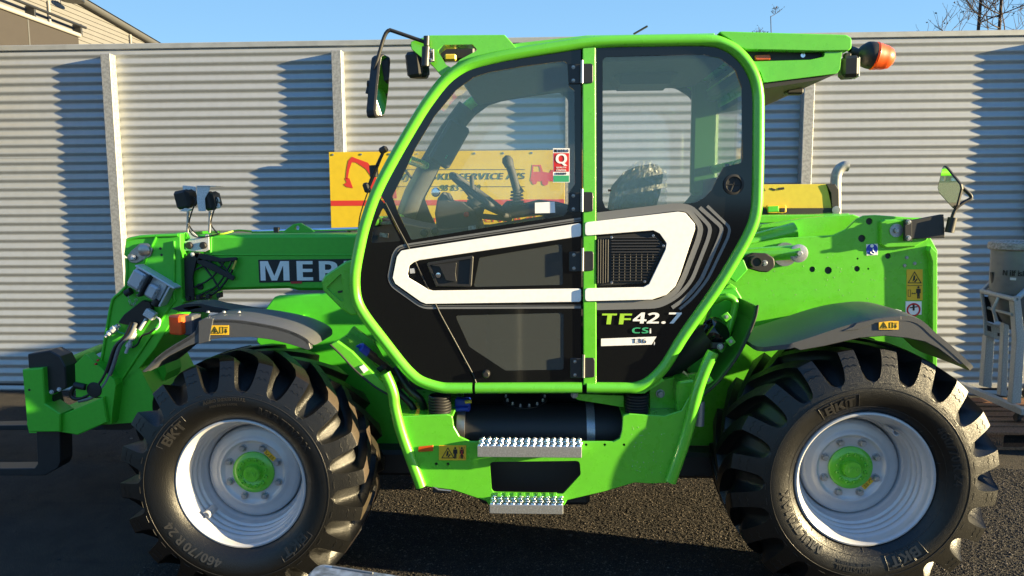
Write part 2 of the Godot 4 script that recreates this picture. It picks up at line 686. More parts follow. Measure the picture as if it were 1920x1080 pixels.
	prof = [[0.300, -0.035], [0.3165, -0.014], [0.3175, -0.004], [0.314, 0.003], [0.307, 0.005], [0.301, 0.001], [0.297, -0.012], [0.292, -0.034], [0.286, -0.042], [0.281, -0.047], [0.279, -0.054], [0.283, -0.060], [0.283, -0.070], [0.275, -0.075], [0.272, -0.082], [0.276, -0.089], [0.275, -0.099], [0.266, -0.104], [0.263, -0.111], [0.267, -0.118], [0.265, -0.130], [0.255, -0.136], [0.252, -0.146], [0.250, -0.160], [0.246, -0.170], [0.238, -0.180], [0.237, -0.34], [0.29, -0.42], [0.3175, -0.455], [0.300, -0.43]]
	prof.reverse()
	lathe(st, prof, Transform3D(), 72)
	st.generate_normals()
	rim_mesh = st.commit()

	st = S()
	prof = [[0.237, -0.23], [0.231, -0.20], [0.229, -0.178], [0.222, -0.169], [0.205, -0.165], [0.190, -0.164], [0.178, -0.160], [0.169, -0.154], [0.162, -0.154], [0.156, -0.160], [0.150, -0.167], [0.142, -0.169], [0.06, -0.169]]
	lathe(st, prof, Transform3D(), 64)
	st.generate_normals()
	disc_mesh = st.commit()

	st = S()
	prof = [[0.1035, -0.169], [0.1035, -0.160], [0.100, -0.156], [0.090, -0.154], [0.084, -0.150], [0.055, -0.150], [0.050, -0.154], [0.043, -0.154], [0.041, -0.132], [0.037, -0.127], [0.0, -0.126]]
	lathe(st, prof, Transform3D(), 48)
	# the embossed figure on the cap
	for s in [-1.0, 1.0]:
		block(st, turned(Vector3(0.011 * s, 0, -0.1255), 0, 0, 0.5 * s), Vector3(0.006, 0.030, 0.004), 0.001)
		block(st, turned(Vector3(0.020 * s, 0, -0.1255)), Vector3(0.005, 0.026, 0.004), 0.001)
	st.generate_normals()
	hub_mesh = st.commit()

	st = S()
	hex(st, Transform3D(), 0.0145, 0.024)
	st.generate_normals()
	bolt_mesh = st.commit()
	st = S()
	lathe(st, [[0.0095, 0.0], [0.0095, 0.008], [0.008, 0.0095], [0.005, 0.0095], [0.0048, 0.005], [0.0, 0.005]], Transform3D(), 14)
	st.generate_normals()
	cap_bolt_mesh = st.commit()


# letters laid round the side wall, tops outward, reading clockwise
func ring_text(st: SurfaceTool, s: String, mid: float, r: float, h: float, wide := 1.0, bold := true) -> void:
	var total := 0.0
	var boxes := []
	for ch in s:
		if ch == " ":
			boxes.append(null)
			total += 0.32 * h
			continue
		var t := letters(ch, bold, 0.03)
		boxes.append(t)
		total += t.get_aabb().size.x / 0.35 * h * wide + 0.10 * h
	var a := mid + total / r / 2.0
	for t in boxes:
		if t == null:
			a -= 0.32 * h / r
			continue
		var box: AABB = t.get_aabb()
		var k := h / 0.35
		var adv := box.size.x * k * wide + 0.10 * h
		var c := a - adv / r / 2.0
		var dirn := Vector3(cos(c), sin(c), 0)
		var side := Vector3(sin(c), -cos(c), 0)
		var slope := (side_z(r + 0.02) - side_z(r - 0.02)) / 0.04
		var up := (dirn + Vector3(0, 0, slope)).normalized()
		var nrm := side.cross(up)
		var b := Basis(side * k * wide, up * k, nrm * 0.17)
		var pos := dirn * r + Vector3(0, 0, side_z(r) + 0.0005)
		st.append_from(t, 0, Transform3D(b, pos - b * Vector3(box.get_center().x, 0.0 + box.get_center().y, 0)))
		a -= adv / r


func ring_arc(st: SurfaceTool, r0: float, a0: float, r1: float, a1: float, steps := 8, thick := 0.0018) -> void:
	var p := PackedVector3Array()
	for i in steps + 1:
		var s := float(i) / steps
		var r := lerpf(r0, r1, s)
		var a := lerpf(a0, a1, s)
		p.append(Vector3(r * cos(a), r * sin(a), side_z(r) + 0.001))
	tube(st, p, thick, 5)


func wheel(called: String, at: Vector3, spin: float, valve: float, tag_angle: float, words: Array, logos: Array) -> Node3D:
	var w := Node3D.new()
	w.name = called
	machine.add_child(w, true)
	w.position = at - where[machine]
	var ty := obj("tyre", tyre_mesh, M.rubber, w, true)
	ty.rotation.z = spin
	if called == "front_wheel":
		ty.scale = Vector3(0.98, 0.98, 1)
	obj("rim", rim_mesh, M.rim, w, true)
	obj("wheel_disc", disc_mesh, M.rim, w, true)
	obj("hub", hub_mesh, M.green, w, true)
	for k in 8:
		var a := deg_to_rad(22.5 + 45.0 * k)
		var b := obj("wheel_bolt", bolt_mesh, M.zinc, w, true)
		b.transform = turned(Vector3(0.131 * cos(a), 0.131 * sin(a), -0.169), 0, 0, a * 1.7)
	for k in 12:
		var a := TAU * (k + 0.5) / 12.0
		var b := obj("hub_bolt", cap_bolt_mesh, M.green, w, true)
		b.position = Vector3(0.068 * cos(a), 0.068 * sin(a), -0.150)
	# valve guard: a short half pipe welded into the rim
	var st := S()
	var vx := turned(Vector3(0.262 * cos(valve), 0.262 * sin(valve), -0.085), 0, 0, valve + PI / 2)
	lathe(st, [[0.020, -0.045], [0.020, 0.045], [0.016, 0.045], [0.016, -0.045]], vx, 12, PI * 0.05, PI * 0.95)
	obj("valve_guard", st, M.rim, w, true)
	st = S()
	var tx := turned(Vector3(0.118 * cos(tag_angle), 0.118 * sin(tag_angle), -0.1665), 0, 0, tag_angle - PI / 2)
	plate(st, PackedVector2Array([Vector2(-0.032, -0.012), Vector2(0.032, -0.012), Vector2(0.032, 0.012), Vector2(-0.032, 0.012)]), tx, 0.002, [], 0.0)
	obj("torque_label", st, M.sticker_yellow, w, true)
	st = S()
	tube(st, PackedVector3Array([tx * Vector3(-0.026, 0.004, 0.001), tx * Vector3(-0.021, -0.007, 0.001), tx * Vector3(-0.012, -0.007, 0.001), tx * Vector3(-0.008, 0.004, 0.001)]), 0.0013, 5)
	for k in 3:
		for j in 2:
			block(st, tx * turned(Vector3(0.006 + 0.013 * j, 0.006 - 0.006 * k, 0.0008)), Vector3(0.010, 0.002, 0.001), 0.0)
	obj("label_print", st, M.ink, w, true)
	# moulded lettering
	st = S()
	for x in words:
		ring_text(st, x[0], deg_to_rad(x[1]), x[2], x[3], x[4])
	for x in logos:
		var c := deg_to_rad(x)
		ring_text(st, "BKT", c, 0.385, 0.045, 1.35)
	var lt := MeshInstance3D.new()
	lt.name = "side_lettering"
	lt.mesh = st.commit()
	lt.material_override = M.rubber_letter
	w.add_child(lt, true)
	st = S()
	for x in logos:
		var c := deg_to_rad(x)
		for j in 3:
			var a0 := c + 0.235 - 0.157 * j
			var a1 := a0 - 0.145
			ring_arc(st, 0.355, a0, 0.355, a1)
			ring_arc(st, 0.418, a0, 0.418, a1)
			ring_arc(st, 0.355, a0, 0.418, a0)
			ring_arc(st, 0.355, a1, 0.418, a1)
	for k in 24:
		var a := TAU * k / 24.0
		ring_arc(st, 0.322, a, 0.336, a, 2)
	for k in 40:
		var a := TAU * k / 40.0
		ring_arc(st, 0.462, a, 0.462, a + 0.07, 3, 0.001)
	ring_arc(st, 0.350, 0, 0.350, TAU, 72, 0.0012)
	ring_arc(st, 0.440, 0, 0.440, TAU, 72, 0.0012)
	obj("side_wall_ribs", st, M.rubber_letter, w, true)
	return w


# ---------------------------------------------------------------- scene
func _ready() -> void:
	rng.seed = 7
	var cam := Camera3D.new()
	cam.name = "camera"
	cam.transform = Transform3D(view, EYE)
	cam.fov = rad_to_deg(2.0 * atan(540.0 / FOCAL))
	cam.near = 0.05
	cam.far = 400.0
	add_child(cam)
	cam.current = true
	var env := Environment.new()
	env.background_mode = Environment.BG_SKY
	env.tonemap_mode = Environment.TONE_MAPPER_LINEAR
	env.tonemap_exposure = 4.3
	env.sdfgi_enabled = true
	env.ssao_enabled = true
	env.ssil_enabled = true
	var sky := Sky.new()
	var sm := ProceduralSkyMaterial.new()
	sm.sky_top_color = lin(0.026, 0.074, 0.180)
	sm.sky_horizon_color = lin(0.118, 0.218, 0.285)
	sm.sky_curve = 0.22
	sm.ground_bottom_color = lin(0.02, 0.019, 0.018)
	sm.ground_horizon_color = lin(0.06, 0.06, 0.06)
	sm.sun_angle_max = 30.0
	sky.sky_material = sm
	env.sky = sky
	var we := WorldEnvironment.new()
	we.name = "world_environment"
	we.environment = env
	add_child(we)
	var sun := DirectionalLight3D.new()
	sun.name = "sun"
	sun.light_energy = 1.6
	sun.light_color = Color(1.0, 0.905, 0.70)
	sun.light_angular_distance = 0.5
	sun.shadow_enabled = true
	add_child(sun)
	sun.transform = Transform3D(Basis.looking_at(-Vector3(5.4, 1.0, 1.0)), Vector3(20, 8, 6))

	make_materials()
	build_ground()
	build_fence()
	build_banner()
	build_warehouse()
	build_trees()
	machine = thing("telehandler", "bright green telescopic handler with black cab door parked before the corrugated fence", "telehandler", Vector3(0.0, 0.0, -1.1))
	build_wheels()
	build_chassis()
	build_cab_frame()
	build_cab_interior()
	build_cab_side()
	build_cab_roof()
	build_boom()
	build_boom_head()
	build_rear()
	build_fenders()
	build_pallet()
	build_vacuum()
	build_post()
	build_locker()


func build_locker() -> void:
	var t := thing("tool_locker", "tall grey steel tool locker standing right of the vacuum separator, its shade on the fence", "locker", Vector3(6.6, 0, -2.1))
	var st := S()
	block(st, turned(Vector3(6.6, 1.285, -2.15)), Vector3(1.2, 2.53, 0.80), 0.01)
	obj("locker_body", st, M.flashing, t)
	for k in 2:
		st = S()
		block(st, turned(Vector3(6.31 + 0.58 * k, 1.25, -1.742)), Vector3(0.56, 2.36, 0.014), 0.004)
		var d := obj("door", st, M.flashing, t)
		st = S()
		block(st, turned(Vector3(6.55 + 0.10 * k, 1.2, -1.72)), Vector3(0.025, 0.16, 0.03), 0.004)
		obj("handle", st, M.black_steel, d)


func build_ground() -> void:
	var st := S()
	quad(st, Vector3(-90, 0, 30), Vector3(90, 0, 30), Vector3(90, 0, -120), Vector3(-90, 0, -120))
	tag(obj("ground", st, M.asphalt), "dark gritty asphalt yard under the telehandler", "", "", "structure")
	# the coarse top layer of the asphalt where the low sun picks out every stone, and loose grit
	st = S()
	lathe(st, [[0.0, -0.3], [0.8, 0.0], [1.0, 0.35], [0.6, 0.85], [0.0, 1.0]], turned(Vector3.ZERO, -PI / 2), 6)
	st.generate_normals()
	var pebble := st.commit()
	var spots := []
	for i in 110000:
		spots.append([rng.randf_range(-2.1, 4.4), rng.randf_range(-1.9, 0.15), rng.randf_range(0.0020, 0.0052)])
	for i in 9000:
		spots.append([rng.randf_range(-5.2, 5.0), rng.randf_range(-3.9, 0.6), rng.randf_range(0.0018, 0.0045)])
	for i in 260:
		spots.append([rng.randf_range(-4.6, 4.5), rng.randf_range(-3.7, 0.4), rng.randf_range(0.005, 0.011)])
	var mm := MultiMesh.new()
	mm.transform_format = MultiMesh.TRANSFORM_3D
	mm.use_colors = true
	mm.mesh = pebble
	mm.instance_count = spots.size()
	for i in spots.size():
		var q: Array = spots[i]
		var b := Basis.from_euler(Vector3(rng.randf_range(-0.3, 0.3), rng.randf() * TAU, rng.randf_range(-0.3, 0.3))).scaled(Vector3(q[2] * rng.randf_range(0.8, 1.5), q[2] * rng.randf_range(0.5, 0.9), q[2]))
		mm.set_instance_transform(i, Transform3D(b, Vector3(q[0], 0.0005, q[1])))
		var v := pow(rng.randf(), 3.0)
		mm.set_instance_color(i, Color(0.013, 0.0115, 0.010).lerp(Color(0.17, 0.14, 0.11), v * v))
	var gm := mat("grit", Color(1, 1, 1), 0.8)
	gm.vertex_color_use_as_albedo = true
	var grit := MultiMeshInstance3D.new()
	grit.name = "grit"
	grit.multimesh = mm
	grit.material_override = gm
	add_child(grit)
	tag(grit, "loose grit and coarse stones of the asphalt surface", "grit", "", "stuff")


func build_fence() -> void:
	var f := thing("corrugated_fence", "tall pale grey corrugated metal fence with galvanised posts behind the telehandler", "fence", Vector3(0, 0, -4.0))
	var posts := [pt(187, 97, -3.9).x, pt(620, 84, -3.9).x, 0.20, pt(1508, 160, -3.9).x, pt(1953, 160, -3.9).x]
	for i in range(5, 8):
		posts.append(posts[i - 1] + 2.28)
	posts.insert(0, posts[0] - 2.3)
	posts.insert(0, posts[0] - 2.3)
	var pitch := 0.0863
	var amp := 0.0084
	var top := 3.44
	var join := 2.41
	for i in posts.size() - 1:
		for half in 2:
			var st := S()
			st.set_smooth_group(0)
			var y0 := 0.0 if half == 0 else join - 0.03
			var y1 := join if half == 0 else top
			var z := -4.0 if half == 0 else -3.997
			var n := int((y1 - y0) / pitch * 10)
			var x0: float = posts[i] + 0.05
			var x1: float = posts[i + 1] + 0.05
			var prev := 0.0
			for k in n + 1:
				var y := lerpf(y0, y1, float(k) / n)
				var a := (y - join) / pitch * TAU
				var d := z + amp * (sin(a + 0.2 * sin(a)) - 0.05 * sin(3.0 * a))
				if k:
					var py := lerpf(y0, y1, float(k - 1) / n)
					for j in 3:
						var u0 := lerpf(x0, x1, j / 3.0)
						var u1 := lerpf(x0, x1, (j + 1) / 3.0)
						quad(st, Vector3(u0, py, prev), Vector3(u1, py, prev), Vector3(u1, y, d), Vector3(u0, y, d))
				prev = d
			obj("corrugated_sheet", st, M.corrugated, f)
	# flashing along the top
	var st := S()
	block(st, turned(Vector3(2.0, top + 0.012, -4.0)), Vector3(24, 0.055, 0.035), 0.006)
	obj("top_flashing", st, M.flashing, f)
	st = S()
	block(st, turned(Vector3(2.0, 0.06, -4.03)), Vector3(24, 0.12, 0.05), 0.004)
	obj("base_rail", st, M.black_steel, f)
	var lean := [0.0, 0.0, 0.0, 0.0, 0.0, 0.0, 0.0, 0.0, 0.0, 0.0, 0.0]
	for i in posts.size():
		st = S()
		block(st, Transform3D(), Vector3(0.10, 3.36, 0.10), 0.005)
		var p := obj("fence_post", st, M.galvanised, f)
		var r: float = lean[i]
		p.position += Vector3(posts[i] + 0.05, 1.69, -3.949) + Vector3(0, 0, sin(r) * 1.68)
		p.rotation.x = -r


func build_banner() -> void:
	var b := thing("banner_sign", "yellow advertising board with red digger and black lettering on the corrugated fence", "sign", Vector3(-0.95, 1.6, -3.87))
	var z := -3.85
	var st := S()
	var x0 := pt(621, 427, z).x
	var x1 := pt(1059, 300, z).x
	var y0 := pt(621, 428, z).y
	var y1 := pt(640, 285, z).y
	plate(st, PackedVector2Array([Vector2(x0, y0), Vector2(x1, y0), Vector2(x1, y1), Vector2(x0, y1)]), flat(z), 0.03, [], 0.002)
	obj("board", st, M.banner, b)
	z = -3.848
	st = S()
	plate(st, PackedVector2Array([Vector2(x0 + 0.004, pt(640, 386, z).y), Vector2(x1 - 0.004, pt(640, 386, z).y), Vector2(x1 - 0.004, pt(640, 376, z).y), Vector2(x0 + 0.004, pt(640, 376, z).y)]), flat(z), 0.001, [], 0.0)
	obj("red_band", st, M.sign_red, b)
	for y in [318.0, 350.0]:
		sheet("thin_line", [744, y - 0.6, 984, y - 0.6, 984, y + 0.6, 744, y + 0.6], z, 0.001, M.ink, b, 0.0, 0.0)
	print_on("sign_name", "WJ MASKINSERVICE A/S", 742, 324, 984, 341, z, M.ink, b, 0.2)
	print_on("sign_phone", "98 83 52 49", 826, 346, 901, 358, z, M.ink, b, 0.2, false)
	print_on("sign_web_address", "www.wjmaskinservice.dk", 722, 404, 1012, 421, z, M.sign_red, b, 0.0, false)
	# digger arm: boom, stick and bucket
	st = S()
	plate(st, outline([653, 301, 660, 294, 668, 297, 690, 305, 700, 320, 706, 336, 699, 336, 686, 317, 668, 305, 660, 304, 655, 318, 652, 335, 648, 335, 650, 316], flat(z)), flat(z), 0.001, [], 0.0)
	plate(st, outline([646, 334, 655, 334, 662, 353, 650, 351, 644, 346, 650, 342], flat(z)), flat(z), 0.001, [], 0.0)
	plate(st, outline([694, 336, 740, 336, 744, 372, 694, 372], flat(z)), flat(z), 0.001, [], 0.0)
	obj("digger_figure", st, M.sign_red, b)
	st = S()
	plate(st, outline([996, 326, 998, 309, 1014, 309, 1018, 322, 1030, 324, 1034, 318, 1042, 322, 1041, 340, 994, 340], flat(z)), flat(z), 0.001, [outline([1000, 312, 1011, 312, 1013, 322, 1000, 322], flat(z))], 0.0)
	for c in [[1002.0, 341.0, 5.0], [1022.0, 342.0, 6.0]]:
		lathe(st, [[0.026 * c[2] / 5.0, -0.001], [0.026 * c[2] / 5.0, 0.0005], [0.0, 0.0005]], flat(0.0).translated(pt(c[0], c[1], z)), 16)
	obj("loader_figure", st, M.sign_red, b)
	for i in 9:
		st = S()
		lathe(st, [[0.010, 0.0], [0.010, 0.004], [0.0, 0.006]], turned(Vector3(lerpf(x0 + 0.04, x1 - 0.04, i / 8.0), y1 - 0.025, -3.85)), 8)
		obj("screw", st, M.steel, b)


func build_warehouse() -> void:
	var X := -6.9
	var w := thing("warehouse", "beige metal clad hall with a grey roof edge beyond the fence at the left", "building", Vector3(X - 4.0, 0, -12.0))
	var st := S()
	# its long wall faces right and recedes from the camera, clad in horizontal boards
	var eave := func(z: float) -> float: return 4.93 - 0.085 * (-8.0 - z)
	block(st, turned(Vector3(X - 4.06, 2.2, -13.5)), Vector3(8.0, 4.4, 19.0), 0.01)
	obj("hall_body", st, M.cladding, w)
	for k in 70:
		st = S()
		var y := 2.9 + 0.07 * k
		var z0 := -4.6
		var z1 := -23.0
		var zt := -8.0 - (5.02 - y - 0.07) / 0.085
		if y + 0.07 > 5.02 + 0.085 * 3.4:
			continue
		if zt > z1 and y > 3.6:
			z1 = maxf(z1, zt)
		block(st, turned(Vector3(X, y + 0.034, (z0 + z1) / 2.0), 0, 0, 0.10), Vector3(0.014, 0.067, absf(z1 - z0)), 0.002)
		obj("cladding_board", st, M.cladding, w)
	st = S()
	var a := Vector3(X + 0.03, eave.call(-4.5), -4.5)
	var b := Vector3(X + 0.03, eave.call(-23.0), -23.0)
	tube(st, PackedVector3Array([a, b]), 0.07, 4)
	obj("roof_edge", st, M.roof_grey, w)
	st = S()
	quad(st, a + Vector3(0.05, 0.05, 0), b + Vector3(0.05, 0.05, 0), b + Vector3(-8, 0.8, 0), a + Vector3(-8, 0.8, 0))
	obj("roof", st, M.roof_grey, w)
	for z in [-7.05, -9.1]:
		st = S()
		block(st, turned(Vector3(X + 0.035, 3.3, z)), Vector3(0.02, 2.9, 0.03), 0.002)
		obj("joint_cover", st, M.hall_trim, w)
	# loading canopy with a white top edge
	var xc := X + 0.75
	st = S()
	block(st, turned(Vector3(X + 0.385, 3.76, -4.05)), Vector3(0.74, 0.74, 4.96), 0.01)
	obj("canopy", st, M.canopy_brown, w)
	st = S()
	block(st, turned(Vector3(X + 0.39, 4.155, -4.05)), Vector3(0.78, 0.05, 5.02), 0.01)
	obj("canopy_edge", st, M.hall_trim, w)
	for z in [-5.55, -4.2]:
		st = S()
		block(st, turned(Vector3(xc + 0.008, 3.76, z)), Vector3(0.01, 0.72, 0.02), 0.002)
		obj("panel_joint", st, M.roof_grey, w)
	# conduit and its brackets
	pipe("conduit", PackedVector3Array([Vector3(X + 0.14, 4.55, -4.6), Vector3(X + 0.14, 4.53, -7.7)]), 0.02, M.black_steel, w)
	for z in [-5.6, -6.6, -7.6]:
		st = S()
		block(st, turned(Vector3(X + 0.08, 4.48, z)), Vector3(0.12, 0.16, 0.03), 0.003)
		obj("conduit_bracket", st, M.black_steel, w)
	# wall lamp above the fence
	st = S()
	var lp := Vector3(X + 0.25, 4.79, -7.25)
	lathe(st, [[0.0, 0.0], [0.15, 0.0], [0.15, 0.02], [0.0, 0.06]], turned(lp, -PI / 2), 20)
	block(st, turned(lp + Vector3(0, 0.22, 0.06)), Vector3(0.012, 0.4, 0.012), 0.002)
	block(st, turned(lp + Vector3(0, 0.22, -0.06)), Vector3(0.012, 0.4, 0.012), 0.002)
	block(st, turned(lp + Vector3(-0.14, 0.42, 0)), Vector3(0.36, 0.03, 0.16), 0.002)
	obj("wall_lamp", st, M.black_steel, w)


func branch(st: SurfaceTool, leaf: SurfaceTool, at: Vector3, d: Vector3, length: float, r: float, depth: int) -> void:
	var p := PackedVector3Array([at])
	var dir := d
	var n := 5
	for i in n:
		dir = (dir + Vector3(rng.randf_range(-0.16, 0.16), rng.randf_range(-0.04, 0.16), rng.randf_range(-0.16, 0.16))).normalized()
		p.append(p[i] + dir * length / n)
	tube(st, p, r, 6 if depth < 2 else 4, false, r * 0.45)
	if depth >= 4:
		for i in 2:
			if rng.randf() < 0.5:
				var q := p[n] + Vector3(rng.randf_range(-0.04, 0.04), rng.randf_range(-0.05, 0.03), rng.randf_range(-0.04, 0.04))
				var xf := turned(q, rng.randf() * 3, rng.randf() * 3, rng.randf() * 3)
				var s := rng.randf_range(0.012, 0.030)
				tri(leaf, xf * Vector3(-s, 0, 0), xf * Vector3(s * 0.2, -s * 0.6, 0), xf * Vector3(s, 0, 0.01))
				tri(leaf, xf * Vector3(-s, 0, 0), xf * Vector3(s, 0, 0.01), xf * Vector3(s * 0.2, s * 0.6, 0))
		return
	var kids: int = [9, 6, 5, 4][depth]
	for i in kids:
		var s := rng.randf_range(0.25, 1.0)
		var q := p[int(s * n)]
		var side := Vector3(rng.randf_range(-1, 1), rng.randf_range(-0.1, 0.7), rng.randf_range(-1, 1)).normalized()
		branch(st, leaf, q, (dir * 0.55 + side * 0.9).normalized(), length * rng.randf_range(0.42, 0.62), maxf(r * 0.42, 0.005), depth + 1)


func build_trees() -> void:
	rng.seed = 19
	var spots := [
		[1830.0, -12.0, 8.2, 0.055, "bare_tree", "bare winter tree with a double trunk, tallest beyond the fence at the right"],
		[1450.0, -16.0, 6.55, 0.03, "bare_tree", "small bare treetop just showing over the fence above the cab's rear"],
		[1925.0, -13.0, 6.1, 0.05, "bare_tree", "low bare bush-like tree beside the double trunk at the picture's right edge"]]
	for s in spots:
		var foot := pt(s[0], 300, s[1])
		foot.y = 0
		var t := thing(s[4], s[5], "tree", foot, "bare trees beyond the fence")
		var st := S()
		var leaf := S()
		var crown := S()
		var h: float = s[2]
		for k in (2 if h > 7.0 else 1):
			var base := foot + Vector3(0.22 * k - 0.1, 0, 0.1 * k)
			var p := PackedVector3Array()
			for i in 9:
				p.append(base + Vector3(sin(i * 1.3 + k) * 0.03 + 0.02 * i * (k - 0.3), h * i / 8.0, cos(i * 1.1) * 0.03))
			tube(st, p, s[3], 8, false, s[3] * 0.3)
			for i in range(2, 9):
				for j in 4:
					var a := rng.randf() * TAU
					var d := Vector3(cos(a), rng.randf_range(0.05, 0.5), sin(a)).normalized()
					branch(crown, leaf, p[i] - Vector3(0, rng.randf() * h / 9.0, 0), d, h * (0.21 if h > 7.0 else 0.11 if s[3] < 0.04 else 0.18) * (1.25 - i / 10.0), s[3] * 0.25, 2)
		obj("trunk", st, M.bark, t)
		obj("crown", crown, M.bark, t)
		obj("withered_leaves", leaf, M.bark, t)


func build_wheels() -> void:
	make_wheel_meshes()
	var cf := pt(450.5, 908, 0)
	var cr := pt(1622, 900, 0)
	var front := wheel("front_wheel", cf, 0.06, deg_to_rad(222), deg_to_rad(45), [["MULTIMAX", 50.0, 0.39, 0.034, 1.3], ["460/70 R 24", 232.0, 0.385, 0.040, 1.1], ["159A8", 232.0, 0.345, 0.020, 1.1], ["AGRO INDUSTRIAL", 95.0, 0.425, 0.016, 1.1], ["STEEL BELTED RADIAL", 96.0, 0.40, 0.010, 1.0]], [138.0, 314.0])
	wheel("rear_wheel", cr, 0.17, deg_to_rad(55), deg_to_rad(-42), [["MULTIMAX", 212.0, 0.375, 0.040, 1.25], ["MP 527", 214.0, 0.345, 0.022, 1.1], ["INDUSTRIAL", 262.0, 0.41, 0.020, 1.1], ["STEEL BELTED RADIAL", 262.0, 0.385, 0.012, 1.0], ["460/70 R 24", 20.0, 0.39, 0.036, 1.1]], [112.0, 297.0])
	for c in [cf, cr]:
		var w := front.duplicate()
		w.name = "front_wheel" if c == cf else "rear_wheel"
		machine.add_child(w, true)
		w.position = Vector3(c.x, c.y, -2.2) - where[machine]
		w.rotation.y = PI
	# axles and hub carriers between the wheels
	for c in [cf, cr]:
		var st := S()
		tube(st, PackedVector3Array([Vector3(c.x, c.y, -0.30), Vector3(c.x, c.y, -1.9)]), 0.11, 16)
		tube(st, PackedVector3Array([Vector3(c.x, c.y, -0.24), Vector3(c.x, c.y, -0.5)]), 0.17, 20)
		tube(st, PackedVector3Array([Vector3(c.x, c.y, -1.7), Vector3(c.x, c.y, -1.96)]), 0.17, 20)
		block(st, turned(Vector3(c.x, c.y, -1.1)), Vector3(0.34, 0.34, 0.4), 0.04)
		obj("axle", st, M.black_steel, machine)


func build_chassis() -> void:
	var z := -0.08
	# side plate that carries the steps
	var p := [742, 792, 752, 781, 838, 777, 848, 780, 851, 800, 862, 819, 882, 828, 1150, 828, 1162, 822, 1166, 808, 1168, 779, 1180, 776, 1246, 780, 1278, 770, 1318, 700, 1322, 735, 1262, 905, 1222, 907, 1190, 905, 1140, 920, 1063, 938, 1058, 948, 917, 948, 912, 940, 850, 919, 795, 912, 784, 905]
	var hole := outline([918, 866, 1087, 864, 1089, 890, 1056, 926, 922, 923], flat(z), 0.02)
	var holes := [hole]
	for q in [[818.0, 870.0, 3.0], [840.0, 870.0, 3.0], [1099.0, 834.0, 2.6], [1134.0, 834.0, 2.6], [1170.0, 834.0, 2.6]]:
		var h := []
		for k in 10:
			h.append(q[0] + q[2] * cos(TAU * k / 10))
			h.append(q[1] + q[2] * sin(TAU * k / 10))
		holes.append(outline(h, flat(z)))
	var st := S()
	plate(st, outline(p, flat(z), 0.012), flat(z), 0.012, holes, 0.003)
	obj("step_plate", st, M.green, machine)
	# folded top shelves that carry the cab mounts
	for s in [[742.0, 848.0], [1168.0, 1300.0]]:
		st = S()
		var a := pt(s[0], 779, z - 0.016)
		var b := pt(s[1], 779, z - 0.016)
		block(st, Transform3D(Basis(), Vector3((a.x + b.x) / 2, a.y - 0.01, -0.36)), Vector3(b.x - a.x, 0.012, 0.52), 0.004)
		block(st, Transform3D(Basis(), Vector3((a.x + b.x) / 2, a.y - 0.15, -0.61)), Vector3(b.x - a.x, 0.26, 0.012), 0.004)
		obj("mount_shelf", st, M.green, machine)
	# guard tubes at either end of the plate
	var path := curve(line([722, 700, 732, 722, 738, 742, 741, 765, 755, 818, 790, 912], -0.075), 5)
	pipe("guard_tube", path, 0.026, M.green, machine, 16)
	path = curve(line([1337, 660, 1322, 692, 1306, 738, 1287, 815, 1257, 903], -0.07), 5)
	pipe("guard_tube", path, 0.028, M.green, machine, 16)
	# steps with raised grip studs
	for s in [[895.0, 1091.0, 838.0, 857.0, 16], [918.0, 1056.0, 948.0, 963.0, 11]]:
		var zf := 0.02
		var a := pt(s[0], s[3], zf)
		var b := pt(s[1], s[2], zf)
		st = S()
		block(st, turned(Vector3((a.x + b.x) / 2, (a.y + b.y) / 2, zf - 0.004)), Vector3(b.x - a.x, b.y - a.y, 0.008), 0.002)
		block(st, turned(Vector3((a.x + b.x) / 2, b.y - 0.003, zf - 0.066)), Vector3(b.x - a.x, 0.006, 0.116), 0.002)
		for e in [a.x + 0.002, b.x - 0.002]:
			block(st, turned(Vector3(e, (a.y + b.y) / 2 - 0.004, zf - 0.066)), Vector3(0.004, b.y - a.y - 0.008, 0.115), 0.001)
		var o := obj("step", st, M.zinc, machine)
		st = S()
		var n: int = s[4]
		for i in n:
			for j in 4:
				var c := Vector3(lerpf(a.x + 0.012, b.x - 0.012, float(i) / (n - 1)) + (0.006 if j % 2 else 0.0), b.y, zf - 0.018 - 0.030 * j)
				lathe(st, [[0.0125, 0.0], [0.011, 0.005], [0.007, 0.0065], [0.006, 0.0065], [0.0055, 0.003], [0.0, 0.003]], turned(c, -PI / 2), 10)
		tag(obj("step_studs", st, M.chrome, o), "", "", "", "stuff")
	# toothed edge over the lower step
	for i in 8:
		var x := 936.0 + 15.0 * i
		sheet("step_tooth", [x - 3, 924, x + 3, 924, x + 4, 931, x - 4, 931], -0.074, 0.006, M.green, machine, 0.0, 0.001)
	sheet("side_reflector", [784, 838, 812, 835, 812, 846, 784, 848], -0.074, 0.008, M.amber, machine, 0.004, 0.002)
	warning(machine, 823, 835, 874, 863, -0.075, "climb")
	# tank behind the cut-out, its strap and the dark underside
	st = S()
	var c0 := pt(872, 806, -0.36)
	var c1 := pt(1162, 806, -0.36)
	tube(st, PackedVector3Array([c0, c0.lerp(c1, 0.02), c0.lerp(c1, 0.98), c1]), 0.135, 28)
	obj("tank", st, M.black_plastic, machine)
	st = S()
	lathe(st, [[0.137, -0.02], [0.140, -0.02], [0.140, 0.02], [0.137, 0.02]], facing(pt(1105, 806, -0.36), Vector3.RIGHT), 28)
	obj("tank_strap", st, M.zinc, machine)
	st = S()
	lathe(st, [[0.10, -0.02], [0.115, -0.02], [0.115, 0.02], [0.0, 0.02]], facing(pt(868, 800, -0.33), Vector3.RIGHT), 28)
	obj("tank_end_ring", st, M.steel, machine)
	st = S()
	block(st, turned(Vector3(0.0, 0.72, -0.75)), Vector3(1.5, 0.55, 0.26), 0.02)
	block(st, turned(Vector3(0.0, 0.98, -0.75)), Vector3(1.15, 0.07, 0.8), 0.02)
